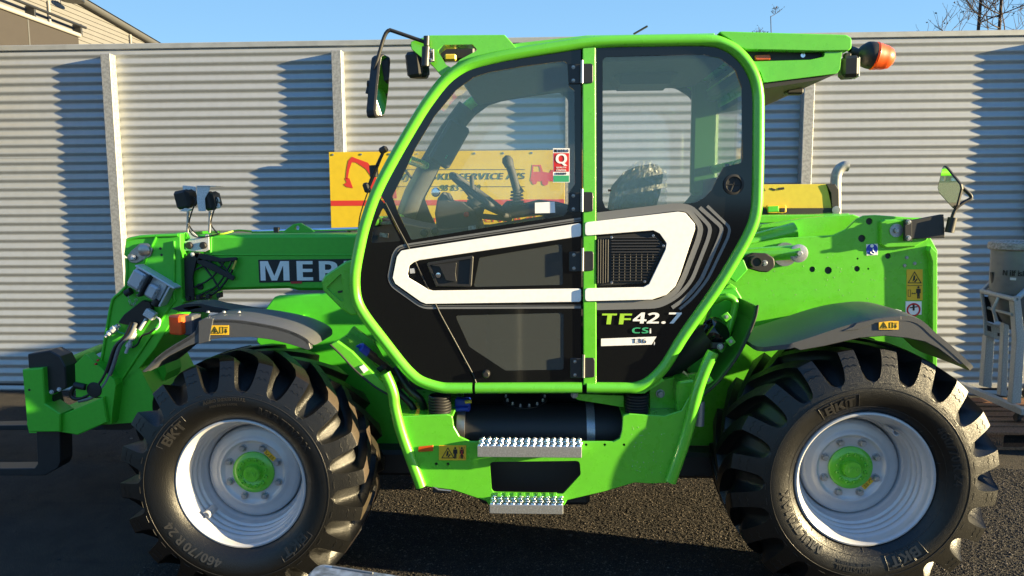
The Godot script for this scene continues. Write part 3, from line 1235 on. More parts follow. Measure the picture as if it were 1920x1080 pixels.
	block(st, turned(Vector3(0.0, 0.50, -1.1)), Vector3(1.9, 0.14, 1.2), 0.02)
	var sb := pt(1002, 896, -0.3)
	block(st, turned(Vector3(sb.x, sb.y, -0.36)), Vector3(0.56, 0.26, 0.2), 0.02)
	obj("underbody", st, M.black_plastic, machine)
	st = S()
	block(st, turned(pt(830, 914, -0.12)), Vector3(0.09, 0.035, 0.06), 0.004)
	obj("grab_bracket", st, M.black_steel, machine)
	st = S()
	tube(st, line([812, 912, 822, 918, 846, 920], -0.085), 0.006, 8)
	obj("retaining_pin", st, M.steel, machine)
	st = S()
	var ring := pt(985, 748, -0.42)
	lathe(st, [[0.115, 0.0], [0.115, 0.012], [0.0, 0.012]], turned(ring, -PI / 2 + 0.25), 24)
	obj("round_flange", st, M.black_steel, machine)
	for k in 14:
		st = S()
		var a := TAU * k / 14.0
		hex(st, turned(ring, -PI / 2 + 0.25) * turned(Vector3(0.10 * cos(a), 0.10 * sin(a), 0.012)), 0.006, 0.014)
		obj("flange_bolt", st, M.zinc, machine)
	# rubber cab mounts
	for s in [[825.0, 758.0], [1194.0, 756.0]]:
		st = S()
		var prof := []
		for k in 7:
			prof.append([0.048, 0.014 * k])
			prof.append([0.056, 0.014 * k + 0.005])
			prof.append([0.056, 0.014 * k + 0.009])
			prof.append([0.048, 0.014 * k + 0.0135])
		lathe(st, prof, turned(pt(s[0], s[1] + 19, -0.17), -PI / 2), 24)
		obj("rubber_bellows", st, M.black_plastic, machine)
	# hydraulic block and hoses near the left mount
	st = S()
	block(st, turned(pt(868, 758, -0.30)), Vector3(0.075, 0.065, 0.05), 0.006)
	tube(st, line([848, 768, 878, 766], -0.26), 0.012, 10)
	obj("blue_valve", st, M.blue, machine)
	st = S()
	tube(st, line([872, 754, 884, 752], -0.26), 0.009, 10)
	obj("brass_fitting", st, M.hood_yellow, machine)
	pipe("hose", curve(line3([742, 690, -0.25, 765, 728, -0.2, 790, 752, -0.2, 800, 790, -0.3])), 0.02, M.hose, machine)
	pipe("hose", curve(line3([730, 705, -0.3, 748, 735, -0.25, 775, 765, -0.22, 780, 800, -0.3])), 0.016, M.hose, machine)
	# link plates to the cab at the right
	sheet("link_plate", [1070, 742, 1075, 738, 1170, 742, 1170, 764, 1084, 750], -0.2, 0.02, M.green, machine, 0.004)
	sheet("link_plate", [1218, 716, 1310, 700, 1318, 735, 1290, 775, 1218, 775], -0.24, 0.03, M.green, machine, 0.01)
	st = S()
	hex(st, turned(pt(1238, 738, -0.235)), 0.016, 0.02)
	obj("link_bolt", st, M.zinc, machine)
	st = S()
	hex(st, turned(pt(1077, 740, -0.197)), 0.013, 0.018)
	obj("link_bolt", st, M.zinc, machine)
	sheet("link_bracket", [1270, 716, 1300, 712, 1312, 730, 1300, 790, 1272, 785, 1268, 740], -0.14, 0.2, M.green, machine, 0.02, 0.01)
	# front frame behind the wheel
	sheet("front_frame", [480, 640, 497, 580, 515, 556, 600, 552, 660, 540, 700, 600, 790, 715, 790, 880, 640, 880, 560, 720], -0.63, 0.06, M.cast_green, machine, 0.02, 0.006)
	sheet("front_frame_web", [640, 640, 662, 612, 700, 640, 745, 720, 700, 720], -0.34, 0.02, M.green, machine, 0.004)
	# guard sheet under the filler cap
	st = S()
	plate(st, outline([620, 645, 632, 640, 660, 660, 695, 696, 732, 730, 727, 739, 700, 722, 665, 692, 640, 666], flat(-0.09), 0.006), flat(-0.09), 0.30, [], 0.002)
	obj("filler_guard", st, M.green, machine)
	pipe("guard_edge", curve(line([619, 646, 640, 666, 665, 693, 700, 723, 728, 740], -0.088)), 0.005, M.black_plastic, machine, 8)
	# blue cap on its black filler neck
	st = S()
	var cap := pt(676, 657, -0.22)
	var ax := Vector3(-0.5, 0.55, 0.35)
	lathe(st, [[0.036, -0.03], [0.036, 0.012], [0.030, 0.018], [0.0, 0.020]], facing(cap, ax), 18)
	block(st, facing(cap, ax) * turned(Vector3(0, 0, 0.024), 0, 0, 0.6), Vector3(0.06, 0.012, 0.02), 0.003)
	obj("filler_cap", st, M.blue, machine)
	st = S()
	lathe(st, [[0.030, -0.30], [0.030, -0.09], [0.036, -0.08], [0.036, -0.03]], facing(cap, ax), 18)
	obj("filler_neck", st, M.black_plastic, machine)
	st = S()
	tube(st, line3([700, 700, -0.2, 720, 688, -0.17]), 0.014, 10)
	obj("drain_cock", st, M.black_plastic, machine)
	sheet("guard_label", [673, 688, 681, 684, 690, 694, 682, 700], -0.085, 0.02, M.white_sticker, machine, 0.0, 0.001)
	# rear guard: curved dark flap with a rubber edge, black filler pipe in front of it
	st = S()
	plate(st, outline([1421, 574, 1415, 602, 1388, 662, 1348, 716, 1316, 744, 1312, 741, 1344, 712, 1384, 659, 1410, 601, 1416, 573], flat(-0.13), 0.0), flat(-0.13), 0.34, [], 0.0)
	obj("rear_guard_sheet", st, M.guard_green, machine)
	pipe("rear_guard_edge", curve(line([1421, 572, 1414, 603, 1387, 662, 1347, 716, 1314, 744], -0.128)), 0.006, M.black_plastic, machine, 8)
	st = S()
	var fp := line3([1190, 728, -0.42, 1252, 688, -0.33, 1340, 622, -0.24])
	tube(st, fp, 0.062, 24)
	obj("fill_pipe", st, M.black_plastic, machine)
	st = S()
	var fa := (fp[2] - fp[1]).normalized()
	lathe(st, [[0.068, -0.012], [0.068, 0.030], [0.060, 0.040], [0.0, 0.048]], facing(fp[2], fa + Vector3(0, 0, 0.25)), 28)
	obj("fill_pipe_cap", st, M.black_gloss, machine)
	st = S()
	block(st, turned(pt(1345, 648, -0.17)), Vector3(0.06, 0.03, 0.03), 0.006)
	obj("pipe_clamp", st, M.black_plastic, machine)
	st = S()
	hex(st, turned(pt(1350, 650, -0.153)), 0.011, 0.014)
	obj("clamp_bolt", st, M.zinc, machine)
	for q in [[1362.0, 594.0], [1370.0, 640.0], [1328.0, 712.0]]:
		st = S()
		block(st, turned(pt(q[0], q[1], -0.13), 0, 0, -0.9), Vector3(0.035, 0.035, 0.008), 0.004)
		obj("guard_tab", st, M.green, machine)
		st = S()
		hex(st, turned(pt(q[0], q[1], -0.125)), 0.007, 0.01)
		obj("tab_bolt", st, M.zinc, machine)
	sheet("inner_cover", [1290, 700, 1330, 590, 1345, 545, 1380, 540, 1392, 560, 1372, 596, 1330, 720], -0.42, 0.05, M.cast_green, machine, 0.02, 0.006)
	pipe("green_pipe", curve(line3([1338, 566, -0.35, 1360, 556, -0.33, 1378, 566, -0.33, 1372, 600, -0.33, 1352, 660, -0.33])), 0.018, M.green, machine)
	st = S()
	lathe(st, [[0.020, -0.12], [0.024, -0.12], [0.024, 0.0], [0.020, 0.0]], facing(pt(1312, 752, -0.2), Vector3.UP), 12)
	obj("spring", st, M.zinc, machine)


# a yellow warning plate with a triangle and simple figures
func warning(parent: Node, x0: float, y0: float, x1: float, y1: float, z: float, kind: String) -> void:
	var base := sheet("warning_label", [x0, y0, x1, y0, x1, y1, x0, y1], z, 0.0015, M.sticker_yellow, parent, 0.002, 0.0)
	var st := S()
	var w := x1 - x0
	var h := y1 - y0
	var zz := z + 0.0012
	var tall := h > w
	var s := w if tall else h
	var cx := x0 + (w * 0.5 if tall else s * 0.60)
	var cy := y0 + s * 0.54
	var r := s * 0.44
	var outer := outline([cx - r, cy + r * 0.75, cx + r, cy + r * 0.75, cx, cy - r * 0.95], flat(zz))
	plate(st, outer, flat(zz), 0.001, [inset(outer, s * 0.05 / 400.0)], 0.0)
	plate(st, outline([cx - r * 0.12, cy - r * 0.35, cx + r * 0.10, cy - r * 0.35, cx + r * 0.05, cy + r * 0.25, cx - r * 0.3, cy + r * 0.5, cx - r * 0.22, cy + r * 0.1], flat(zz)), flat(zz), 0.001, [], 0.0)
	plate(st, outline([cx - r * 0.1, cy + r * 0.55, cx + r * 0.3, cy + r * 0.05, cx + r * 0.42, cy + r * 0.2, cx + r * 0.1, cy + r * 0.6], flat(zz)), flat(zz), 0.001, [], 0.0)
	var people := [[x0 + w * 0.60, y0 + h * 0.5, h * 0.40], [x0 + w * 0.84, y0 + h * 0.5, h * 0.40]]
	if tall:
		people = [[x0 + w * 0.74, y0 + h * 0.74, w * 0.40]]
		plate(st, outline([x0 + w * 0.05, y0 + h * 0.515, x0 + w * 0.95, y0 + h * 0.515, x0 + w * 0.95, y0 + h * 0.53, x0 + w * 0.05, y0 + h * 0.53], flat(zz)), flat(zz), 0.001, [], 0.0)
		var bx := outline([x0 + w * 0.08, y0 + h * 0.66, x0 + w * 0.26, y0 + h * 0.66, x0 + w * 0.26, y0 + h * 0.88, x0 + w * 0.08, y0 + h * 0.88], flat(zz))
		plate(st, bx, flat(zz), 0.001, [inset(bx, 0.0022)], 0.0)
		plate(st, outline([x0 + w * 0.30, y0 + h * 0.78, x0 + w * 0.38, y0 + h * 0.75, x0 + w * 0.38, y0 + h * 0.77, x0 + w * 0.50, y0 + h * 0.77, x0 + w * 0.50, y0 + h * 0.75, x0 + w * 0.58, y0 + h * 0.78, x0 + w * 0.50, y0 + h * 0.81, x0 + w * 0.50, y0 + h * 0.79, x0 + w * 0.38, y0 + h * 0.79, x0 + w * 0.38, y0 + h * 0.81], flat(zz)), flat(zz), 0.001, [], 0.0)
	if kind == "press":
		people = []
		var bx := outline([x0 + w * 0.55, y0 + h * 0.16, x0 + w * 0.72, y0 + h * 0.16, x0 + w * 0.72, y0 + h * 0.84, x0 + w * 0.55, y0 + h * 0.84], flat(zz))
		plate(st, bx, flat(zz), 0.001, [inset(bx, 0.002)], 0.0)
		plate(st, outline([x0 + w * 0.78, y0 + h * 0.2, x0 + w * 0.94, y0 + h * 0.2, x0 + w * 0.94, y0 + h * 0.28, x0 + w * 0.78, y0 + h * 0.28], flat(zz)), flat(zz), 0.001, [], 0.0)
		plate(st, outline([x0 + w * 0.83, y0 + h * 0.36, x0 + w * 0.89, y0 + h * 0.36, x0 + w * 0.89, y0 + h * 0.6, x0 + w * 0.93, y0 + h * 0.6, x0 + w * 0.86, y0 + h * 0.84, x0 + w * 0.79, y0 + h * 0.6, x0 + w * 0.83, y0 + h * 0.6], flat(zz)), flat(zz), 0.001, [], 0.0)
	for q in people:
		var u: float = q[2]
		var x: float = q[0]
		var y: float = q[1]
		plate(st, outline([x - u * 0.34, y - u * 0.55, x + u * 0.34, y - u * 0.55, x + u * 0.36, y + u * 0.15, x + u * 0.2, y + u * 0.15, x + u * 0.2, y + u * 0.98, x + u * 0.03, y + u * 0.98, x, y + u * 0.25, x - u * 0.03, y + u * 0.98, x - u * 0.2, y + u * 0.98, x - u * 0.2, y + u * 0.15, x - u * 0.36, y + u * 0.15], flat(zz)), flat(zz), 0.001, [], 0.0)
		lathe(st, [[u * 0.19 / 400.0, -0.001], [u * 0.19 / 400.0, 0.0], [0, 0]], Transform3D(Basis(), pt(x, y - u * 0.78, zz)), 10)
	obj("warning_print", st, M.ink, base)
	if kind == "climb":
		var px: float = people[1][0]
		var py: float = people[1][1]
		var u: float = people[1][2]
		var cr := S()
		for k in [-1.0, 1.0]:
			tube(cr, PackedVector3Array([pt(px - u * 0.5 * k, py - u, zz + 0.001), pt(px + u * 0.5 * k, py + u, zz + 0.001)]), 0.0012, 4)
		obj("warning_cross", cr, M.red, base)


const LOOP := [1100, 726.5, 1170, 727, 1195, 725.5, 1219, 714, 1246, 687, 1266, 655, 1286, 623, 1341, 545, 1377, 487, 1404, 438, 1417, 400, 1420.5, 348, 1422, 229, 1420.5, 169, 1408, 130, 1385, 100, 1358, 83, 1327, 76, 1240, 76, 1116, 79, 1040, 89, 964, 101, 918, 110, 881, 120, 856, 133, 833, 152, 809, 182, 786, 216, 742, 291, 707, 358, 686, 416, 675, 460, 666, 510, 666, 545, 672, 570, 687, 596, 716, 634, 751, 679, 772, 702, 792, 716, 825, 726, 850, 727.5, 886, 727.5]


func build_cab_frame() -> void:
	var z := -0.11
	pipe("cab_frame", curve(line(LOOP, z), 4), 0.0265, M.green, machine, 18)
	# the same frame on the far side, and the rails that join the two
	var far := PackedVector3Array()
	for p in line(LOOP, z):
		far.append(p + Vector3(0, 0, -0.96))
	far.append(far[0])
	pipe("cab_frame", curve(far, 3), 0.036, M.green, machine, 14)
	var st := S()
	for q in [[1327, 76], [881, 120], [742, 291], [686, 416], [1420, 300], [1341, 545], [830, 727], [1170, 727]]:
		var a := pt(q[0], q[1], z)
		tube(st, PackedVector3Array([a, a + Vector3(0, 0, -0.96)]), 0.024, 12)
	obj("cross_rail", st, M.green, machine)
	pipe("door_sill", line([891.5, 727.5, 1091, 726.5], z), 0.0265, M.green, machine, 18)
	sheet("centre_post", [1092, 84, 1117, 82, 1118.5, 722, 1094, 722], -0.100, 0.05, M.green, machine, 0.0, 0.004)
	sheet("frame_foot", [1180, 738, 1208, 738, 1246, 714, 1236, 702], -0.10, 0.03, M.green, machine, 0.003)
	# lug on the front of the frame, with a sunk face
	st = S()
	var o := outline([602, 528, 608, 517, 648, 490, 664, 486, 672, 590, 658, 592, 640, 580, 606, 546], flat(-0.13), 0.012)
	var hole := outline([611, 540, 640, 512, 645, 566, 638, 564], flat(-0.13), 0.006)
	plate(st, o, flat(-0.13), 0.07, [hole], 0.008)
	plate(st, outline([608, 540, 642, 508, 648, 570, 638, 568], flat(-0.148)), flat(-0.148), 0.02, [], 0.0)
	obj("frame_lug", st, M.green, machine)
	sheet("lug_slot", [633, 546, 642, 544, 642, 548, 634, 550], -0.146, 0.004, M.ink, machine, 0.0, 0.0)


func build_cab_interior() -> void:
	# dark shell: floor, lower walls, headliner
	var z0 := -0.16
	var z1 := -1.06
	var low := outline([700, 430, 1412, 430, 1377, 487, 1341, 545, 1250, 675, 1205, 712, 840, 714, 751, 660, 690, 570], flat(-0.11), 0.03)
	var st := S()
	plate(st, low, flat(z1 + 0.02), 0.03, [], 0.0)
	obj("far_side_panel", st, M.black_plastic, machine)
	st = S()
	var a := pt(800, 706, -0.11)
	var b := pt(1240, 706, -0.11)
	block(st, turned(Vector3((a.x + b.x) / 2, a.y, -0.61)), Vector3(b.x - a.x, 0.03, 0.88), 0.004)
	obj("cab_floor", st, M.interior, machine)
	st = S()
	plate(st, outline([858, 141, 1000, 104, 1116, 92, 1330, 88, 1362, 97, 1372, 106, 1330, 108, 1000, 122, 866, 150], flat(z0), 0.0), flat(z0), 0.86, [], 0.0)
	obj("headliner", st, M.headliner, machine)
	st = S()
	block(st, turned(pt(1205, 140, -0.62)), Vector3(0.32, 0.13, 0.3), 0.05)
	obj("ceiling_console", st, M.interior, machine)
	# rear wall: lower panel and window surround
	var c := pt(1416, 340, -0.11)
	var d := pt(1419, 200, -0.11)
	st = S()
	block(st, turned(Vector3(c.x - 0.03, c.y - 0.06, -0.60)), Vector3(0.05, 0.2, 0.9), 0.01)
	obj("rear_wall", st, M.black_plastic, machine)
	st = S()
	block(st, turned(Vector3(d.x - 0.015, d.y + 0.19, -0.60)), Vector3(0.05, 0.10, 0.9), 0.01)
	block(st, turned(Vector3(d.x - 0.045, d.y - 0.05, -0.99)), Vector3(0.15, 0.66, 0.06), 0.02)
	obj("rear_window_frame", st, M.guard_green, machine)
	st = S()
	block(st, turned(Vector3(d.x - 0.015, d.y - 0.05, -0.19)), Vector3(0.05, 0.6, 0.06), 0.02)
	obj("rear_post_cover", st, M.interior, machine)
	st = S()
	block(st, turned(Vector3(d.x + 0.01, d.y - 0.12, -0.60)), Vector3(0.006, 0.62, 0.72), 0.001)
	obj("rear_window", st, M.glass, machine)
	st = S()
	block(st, turned(Vector3(d.x - 0.03, d.y - 0.30, -0.5)), Vector3(0.02, 0.14, 0.02), 0.004)
	block(st, turned(Vector3(d.x - 0.04, d.y - 0.365, -0.5)), Vector3(0.03, 0.03, 0.10), 0.004)
	obj("rear_latch", st, M.black_plastic, machine)
	# far pane
	st = S()
	var pane := outline(LOOP, flat(-0.11))
	plate(st, inset(pane, 0.02), flat(z1 - 0.02), 0.006, [], 0.0)
	obj("far_window", st, M.glass, machine)
	st = S()
	var fz := flat(z1 + 0.01)
	var near_f := flat(-0.11)
	var hole_r := outline([1140, 106, 1335, 102, 1378, 128, 1380, 350, 1350, 386, 1140, 392], near_f, 0.09, 6)
	var hole_d := outline([735, 368, 753, 333, 779, 277, 815, 217, 855, 169, 887, 145, 918, 135, 982, 124, 1058, 114, 1078, 130, 1078, 400, 914, 426, 771, 450, 747, 400], near_f, 0.03)
	plate(st, tidy(inset(tidy(pane), 0.012)), fz, 0.010, [hole_r, hole_d], 0.0)
	obj("far_window_border", st, M.black_plastic, machine)
	# far front pillar cover with a monitor on it
	st = S()
	tube(st, shifted(line([686, 416, 707, 358, 742, 291, 786, 216, 833, 152], -0.11), Vector3(0.012, 0, -0.91)), 0.058, 14)
	obj("pillar_cover", st, M.headliner, machine)
	st = S()
	block(st, Transform3D(Basis.from_euler(Vector3(0.1, 0.35, -0.52)), pt(842, 270, -0.85)), Vector3(0.13, 0.26, 0.05), 0.03)
	obj("monitor", st, M.interior, machine)
	for q in [[838.0, 292.0], [836.0, 295.5]]:
		st = S()
		lathe(st, [[0.004, -0.02], [0.004, 0.003], [0.0, 0.005]], flat(0).translated(pt(q[0], q[1], -0.815)), 8)
		obj("indicator_light", st, M.label_green, machine)
	st = S()
	tube(st, line3([744, 316, -0.6, 760, 320, -0.6, 772, 334, -0.62]), 0.008, 8)
	obj("grab_handle", st, M.black_plastic, machine)
	# steering wheel, column and dash
	st = S()
	var s0 := pt(849, 329, -0.55)
	var s1 := pt(955, 407, -0.55)
	var mid := (s0 + s1) / 2.0
	var along := (s1 - s0).normalized()
	var nrm := Vector3(along.y, -along.x, 0)
	if nrm.y < 0.0:
		nrm = -nrm
	var sight := (mid - EYE).normalized()
	nrm = (nrm - sight * nrm.dot(sight) + sight * -0.06).normalized()
	var wx := facing(mid, nrm)
	var ring := PackedVector3Array()
	for k in 40:
		ring.append(wx * Vector3(0.185 * cos(TAU * k / 40), 0.185 * sin(TAU * k / 40), 0))
	tube(st, ring, 0.017, 10, true)
	for k in 3:
		var an := TAU * k / 3.0 + 0.4
		tube(st, PackedVector3Array([wx * Vector3(0.05 * cos(an), 0.05 * sin(an), -0.03), wx * Vector3(0.18 * cos(an), 0.18 * sin(an), 0)]), 0.013, 8)
	lathe(st, [[0.055, -0.05], [0.055, -0.02], [0.0, -0.012]], wx, 20)
	obj("steering_wheel", st, M.interior, machine)
	st = S()
	tube(st, PackedVector3Array([mid - nrm * 0.04, pt(880, 425, -0.55), pt(862, 470, -0.55)]), 0.05, 14)
	tube(st, line3([888, 385, -0.55, 884, 330, -0.60]), 0.012, 8)
	obj("steering_column", st, M.interior, machine)
	st = S()
	plate(st, outline([820, 372, 832, 356, 842, 376, 868, 378, 892, 395, 902, 425, 880, 440, 820, 440, 815, 400], flat(-0.5), 0.02), flat(-0.5), 0.22, [], 0.015)
	obj("dash_cluster", st, M.interior, machine)
	st = S()
	lathe(st, [[0.0, -0.02], [0.02, -0.01], [0.024, 0.0], [0.018, 0.012], [0.0, 0.014]], flat(0).translated(pt(817, 360.5, -0.42)), 20)
	obj("chrome_knob", st, M.chrome, machine)
	st = S()
	lathe(st, [[0.0, -0.014], [0.012, -0.006], [0.014, 0.004], [0.0, 0.014]], flat(0).translated(pt(874.5, 402, -0.46)), 14)
	obj("red_button", st, M.red, machine)
	for q in [[795.0, 437.0], [815.0, 434.0]]:
		st = S()
		lathe(st, [[0.0, -0.02], [0.018, -0.010], [0.021, 0.0], [0.015, 0.014], [0.0, 0.018]], flat(0).translated(pt(q[0], q[1], -0.25)), 16)
		tube(st, PackedVector3Array([pt(q[0], q[1], -0.25), pt(q[0] + 2, q[1] + 30, -0.27)]), 0.006, 6)
		obj("lever_knob", st, M.black_plastic, machine)
	st = S()
	plate(st, outline([690, 425, 712, 408, 760, 420, 830, 432, 890, 425, 905, 470, 700, 490], flat(-0.35), 0.01), flat(-0.35), 0.55, [], 0.01)
	obj("dash_top", st, M.interior, machine)
	for q in [[713, 416, 735, 414, 736, 420, 714, 422], [712, 436, 728, 438, 727, 446, 711, 444], [878, 424, 892, 422, 892, 430, 878, 432]]:
		sheet("dash_label", q, -0.33, 0.01, M.drum_lid, machine, 0.0, 0.001)
	# armrest with joystick
	st = S()
	plate(st, outline([935, 392, 950, 376, 985, 380, 1010, 374, 1045, 378, 1075, 386, 1075, 410, 1010, 404, 960, 410, 945, 402], flat(-0.5), 0.02), flat(-0.5), 0.12, [], 0.012)
	obj("armrest", st, M.interior, machine)
	st = S()
	tube(st, line3([968, 385, -0.5, 970, 360, -0.5, 962, 330, -0.5, 953, 303, -0.5]), 0.021, 12)
	lathe(st, [[0.024, -0.02], [0.030, 0.01], [0.022, 0.03], [0.0, 0.04]], facing(pt(953, 305, -0.5), Vector3(-0.35, 1, 0)), 14)
	for k in 5:
		lathe(st, [[0.030, -0.006], [0.044 - 0.003 * k, 0.0], [0.030, 0.006]], facing(pt(969, 384 - 6 * k, -0.5), Vector3(0, 1, 0)), 16)
	plate(st, outline([970, 340, 984, 360, 972, 358], flat(-0.5)), flat(-0.49), 0.02, [], 0.0)
	obj("joystick", st, M.interior, machine)
	st = S()
	plate(st, outline([900, 400, 942, 404, 960, 412, 958, 416, 900, 410], flat(-0.55)), flat(-0.55), 0.03, [], 0.004)
	obj("lever", st, M.interior, machine)
	# seat, its back still wrapped in film
	st = S()
	plate(st, outline([1150, 405, 1160, 345, 1190, 312, 1228, 306, 1246, 320, 1240, 360, 1222, 420, 1160, 430], flat(-0.42), 0.05), flat(-0.42), 0.42, [], 0.05)
	block(st, turned(pt(1110, 520, -0.63)), Vector3(0.5, 0.14, 0.46), 0.05)
	block(st, turned(pt(1110, 610, -0.63)), Vector3(0.34, 0.28, 0.36), 0.03)
	obj("seat", st, M.interior, machine)
	st = S()
	var cols := 26
	var rows := 22
	var nz := FastNoiseLite.new()
	nz.seed = 5
	nz.frequency = 0.16
	var grid := []
	for i in cols + 1:
		var col := []
		for j in rows + 1:
			var u := float(i) / cols
			var v := float(j) / rows
			var q := pt(1142 + 108 * u + 26 * v * (1 - u) , 395 - 94 * v * (0.75 + 0.25 * sin(u * PI)), -0.40)
			col.append(q + Vector3(0.012 * nz.get_noise_2d(i * 2.0, j * 2.0), 0.010 * nz.get_noise_2d(i * 2.0 + 50, j * 2.0), 0.05 * sin(u * PI) * sin(0.3 + v * 2.6) + 0.022 * nz.get_noise_2d(i * 2.6, j * 1.8 + 90)))
		grid.append(col)
	for i in cols:
		for j in rows:
			quad(st, grid[i][j], grid[i + 1][j], grid[i + 1][j + 1], grid[i][j + 1])
	obj("seat_film", st, M.film, machine)


func ring_sheet(called: String, outer: PackedVector2Array, hole: PackedVector2Array, z: float, thick: float, m: Material, parent: Node) -> void:
	var st := S()
	plate(st, outer, flat(z), thick, [hole], 0.001)
	obj(called, st, m, parent)


func stroke(called: String, px: Array, z: float, half: float, m: Material, parent: Node, r := 0.03) -> void:
	# an open line of even width with rounded bends, as a thin sheet
	var p := PackedVector2Array()
	for i in range(0, px.size(), 2):
		p.append(meet(px[i], px[i + 1], flat(z)))
	var q := PackedVector2Array([p[0]])
	for i in range(1, p.size() - 1):
		var u := (p[i - 1] - p[i]).normalized()
		var v := (p[i + 1] - p[i]).normalized()
		var t := minf(r, minf(p[i].distance_to(p[i - 1]), p[i].distance_to(p[i + 1])) * 0.45)
		for k in 5:
			var s := k / 4.0
			q.append((p[i] + u * t).lerp(p[i], s).lerp(p[i].lerp(p[i] + v * t, s), s))
	q.append(p[p.size() - 1])
	var st := S()
	var n := q.size()
	var l := PackedVector3Array()
	var rr := PackedVector3Array()
	for i in n:
		var d0 := (q[i] - q[maxi(i - 1, 0)]).normalized() if i else (q[1] - q[0]).normalized()
		var d1 := (q[mini(i + 1, n - 1)] - q[i]).normalized() if i < n - 1 else d0
		var d := (d0 + d1).normalized()
		var s := Vector2(-d.y, d.x) * half / maxf(d.dot(d0), 0.5)
		l.append(Vector3(q[i].x + s.x, q[i].y + s.y, z))
		rr.append(Vector3(q[i].x - s.x, q[i].y - s.y, z))
	var back := Vector3(0, 0, -0.0015)
	for i in n - 1:
		quad(st, rr[i], rr[i + 1], l[i + 1], l[i])
		quad(st, rr[i] + back, rr[i + 1] + back, rr[i + 1], rr[i])
		quad(st, l[i], l[i + 1], l[i + 1] + back, l[i] + back)
	obj(called, st, m, parent)


func build_cab_side() -> void:
	var z := -0.110
	var f := flat(z)
	# fixed corner panel ahead of the door
	var corner := obj("corner_panel", corner_shape(z), M.black_gloss, machine)
	# door: black printed border round three panes
	var w_up := outline([735, 368, 753, 333, 779, 277, 815, 217, 855, 169, 887, 145, 918, 135, 982, 124, 1058, 114, 1064, 120, 1066, 161, 1077, 169, 1078, 345, 1067, 360, 1064, 396, 1058, 405, 914, 426, 771, 450, 747, 400], f, 0.015)
	var w_mid := outline([899, 483, 1054, 457, 1056, 534, 888, 538], f, 0.01)
	var w_low := outline([853, 591, 1057, 586, 1057, 693, 948, 695, 880, 650], f, 0.015)
	var st := S()
	plate(st, outline([724, 383, 714, 366, 744, 296, 788, 218, 834, 154, 858, 135, 884, 122, 966, 103, 1089.5, 86, 1090, 722, 894, 722, 764, 460], f), f, 0.008, [w_up, w_mid, w_low], 0.001)
	var door := obj("door", st, M.black_gloss, machine)
	var k := 0
	for w in [w_up, w_mid, w_low]:
		st = S()
		plate(st, w, flat(z - 0.003), 0.004, [], 0.0)
		obj("window_pane", st, M.glass if k == 0 else M.dark_glass, door)
		k += 1
	st = S()
	tube(st, line([722, 380, 745, 425, 764, 460, 826, 590, 888, 704, 893, 719], z + 0.001), 0.0042, 6)
	obj("door_seal", st, M.ink, machine)
	# rear side panel
	var w_rear := outline([1130, 112, 1137, 106, 1319, 102, 1350, 109, 1378, 130, 1391, 165, 1392, 305, 1357, 313, 1346, 332, 1335, 356, 1319, 372, 1303, 380, 1145, 394, 1135, 390, 1130, 376], f, 0.018)
	st = S()
	plate(st, outline([1117, 84, 1327, 80, 1360, 88, 1388, 112, 1408, 142, 1417, 180, 1418, 392, 1403, 438, 1377, 485, 1341, 543, 1286, 621, 1250, 673, 1222, 706, 1196, 722, 1117, 722], f), f, 0.008, [w_rear], 0.001)
	var rear := obj("rear_side_panel", st, M.black_gloss, machine)
	st = S()
	plate(st, w_rear, flat(z - 0.003), 0.004, [], 0.0)
	obj("window_pane", st, M.glass, rear)
	# round vent
	st = S()
	lathe(st, [[0.046, 0.0], [0.046, 0.010], [0.036, 0.012], [0.033, 0.004], [0.0, 0.002]], flat(0).translated(pt(1375, 346, z)), 28)
	block(st, flat(0).translated(pt(1375, 346, z + 0.004)), Vector3(0.066, 0.006, 0.006), 0.001)
	block(st, turned(pt(1375, 346, z + 0.004), 0, 0, 1.2), Vector3(0.066, 0.006, 0.006), 0.001)
	obj("round_vent", st, M.black_plastic, machine)
	# stripes: white open frames with grey lines round them
	var outer := [1089.5, 418, 769, 467, 752, 470, 744, 481, 736, 521, 741, 532, 789, 566, 799, 570, 1089.5, 566]
	stroke("grey_stripe", [1089.5, 411, 765, 460, 747, 464, 738, 478, 729.5, 521, 736, 536, 786, 571.5, 798, 576, 1089.5, 575], z + 0.0016, 0.0085, M.grey_sticker, door)
	stroke("black_line", [1089.5, 412, 765, 461, 748, 465, 739.5, 478, 731, 521, 737, 535, 786, 570.5, 798, 574.5, 1089.5, 573], z + 0.0030, 0.0022, M.ink, door)
	sheet("white_stripe", outer + [1089.5, 541, 811, 545, 803, 543, 766, 521, 764, 514, 767, 498, 775, 492, 785, 488, 1089.5, 443], z + 0.006, 0.006, M.white_sticker, door, 0.012, 0.0015)
	var b1 := [1119, 409, 1271, 390, 1291, 393, 1315, 425, 1310, 448, 1282, 521, 1268, 547, 1236, 567, 1119, 571]
	stroke("grey_stripe", b1, z + 0.0016, 0.012, M.grey_sticker, rear, 0.03)
	stroke("grey_stripe", [1119, 402, 1268, 384, 1296, 387, 1333, 426, 1328, 448, 1297, 527, 1270, 557, 1236, 575, 1119, 578], z + 0.0018, 0.0085, M.grey_sticker, rear, 0.04)
	stroke("grey_stripe", [1312, 389, 1355, 427, 1349, 447, 1314, 527, 1285, 560, 1260, 577], z + 0.0020, 0.0085, M.grey_sticker, rear, 0.04)
	stroke("grey_stripe", [1326, 386, 1369, 427, 1365, 445, 1327, 524, 1299, 559, 1274, 580], z + 0.0022, 0.0065, M.grey_sticker, rear, 0.04)
	sheet("white_stripe", [1097, 417, 1271, 397, 1285, 399, 1303, 420, 1303, 430, 1275, 516, 1266, 537, 1249, 553, 1222, 562, 1097, 565, 1097, 541, 1206, 538.5, 1217, 533, 1248, 468, 1250, 456, 1237, 438, 1225, 432, 1097, 442], -0.092, 0.010, M.white_sticker, rear, 0.014, 0.0015)
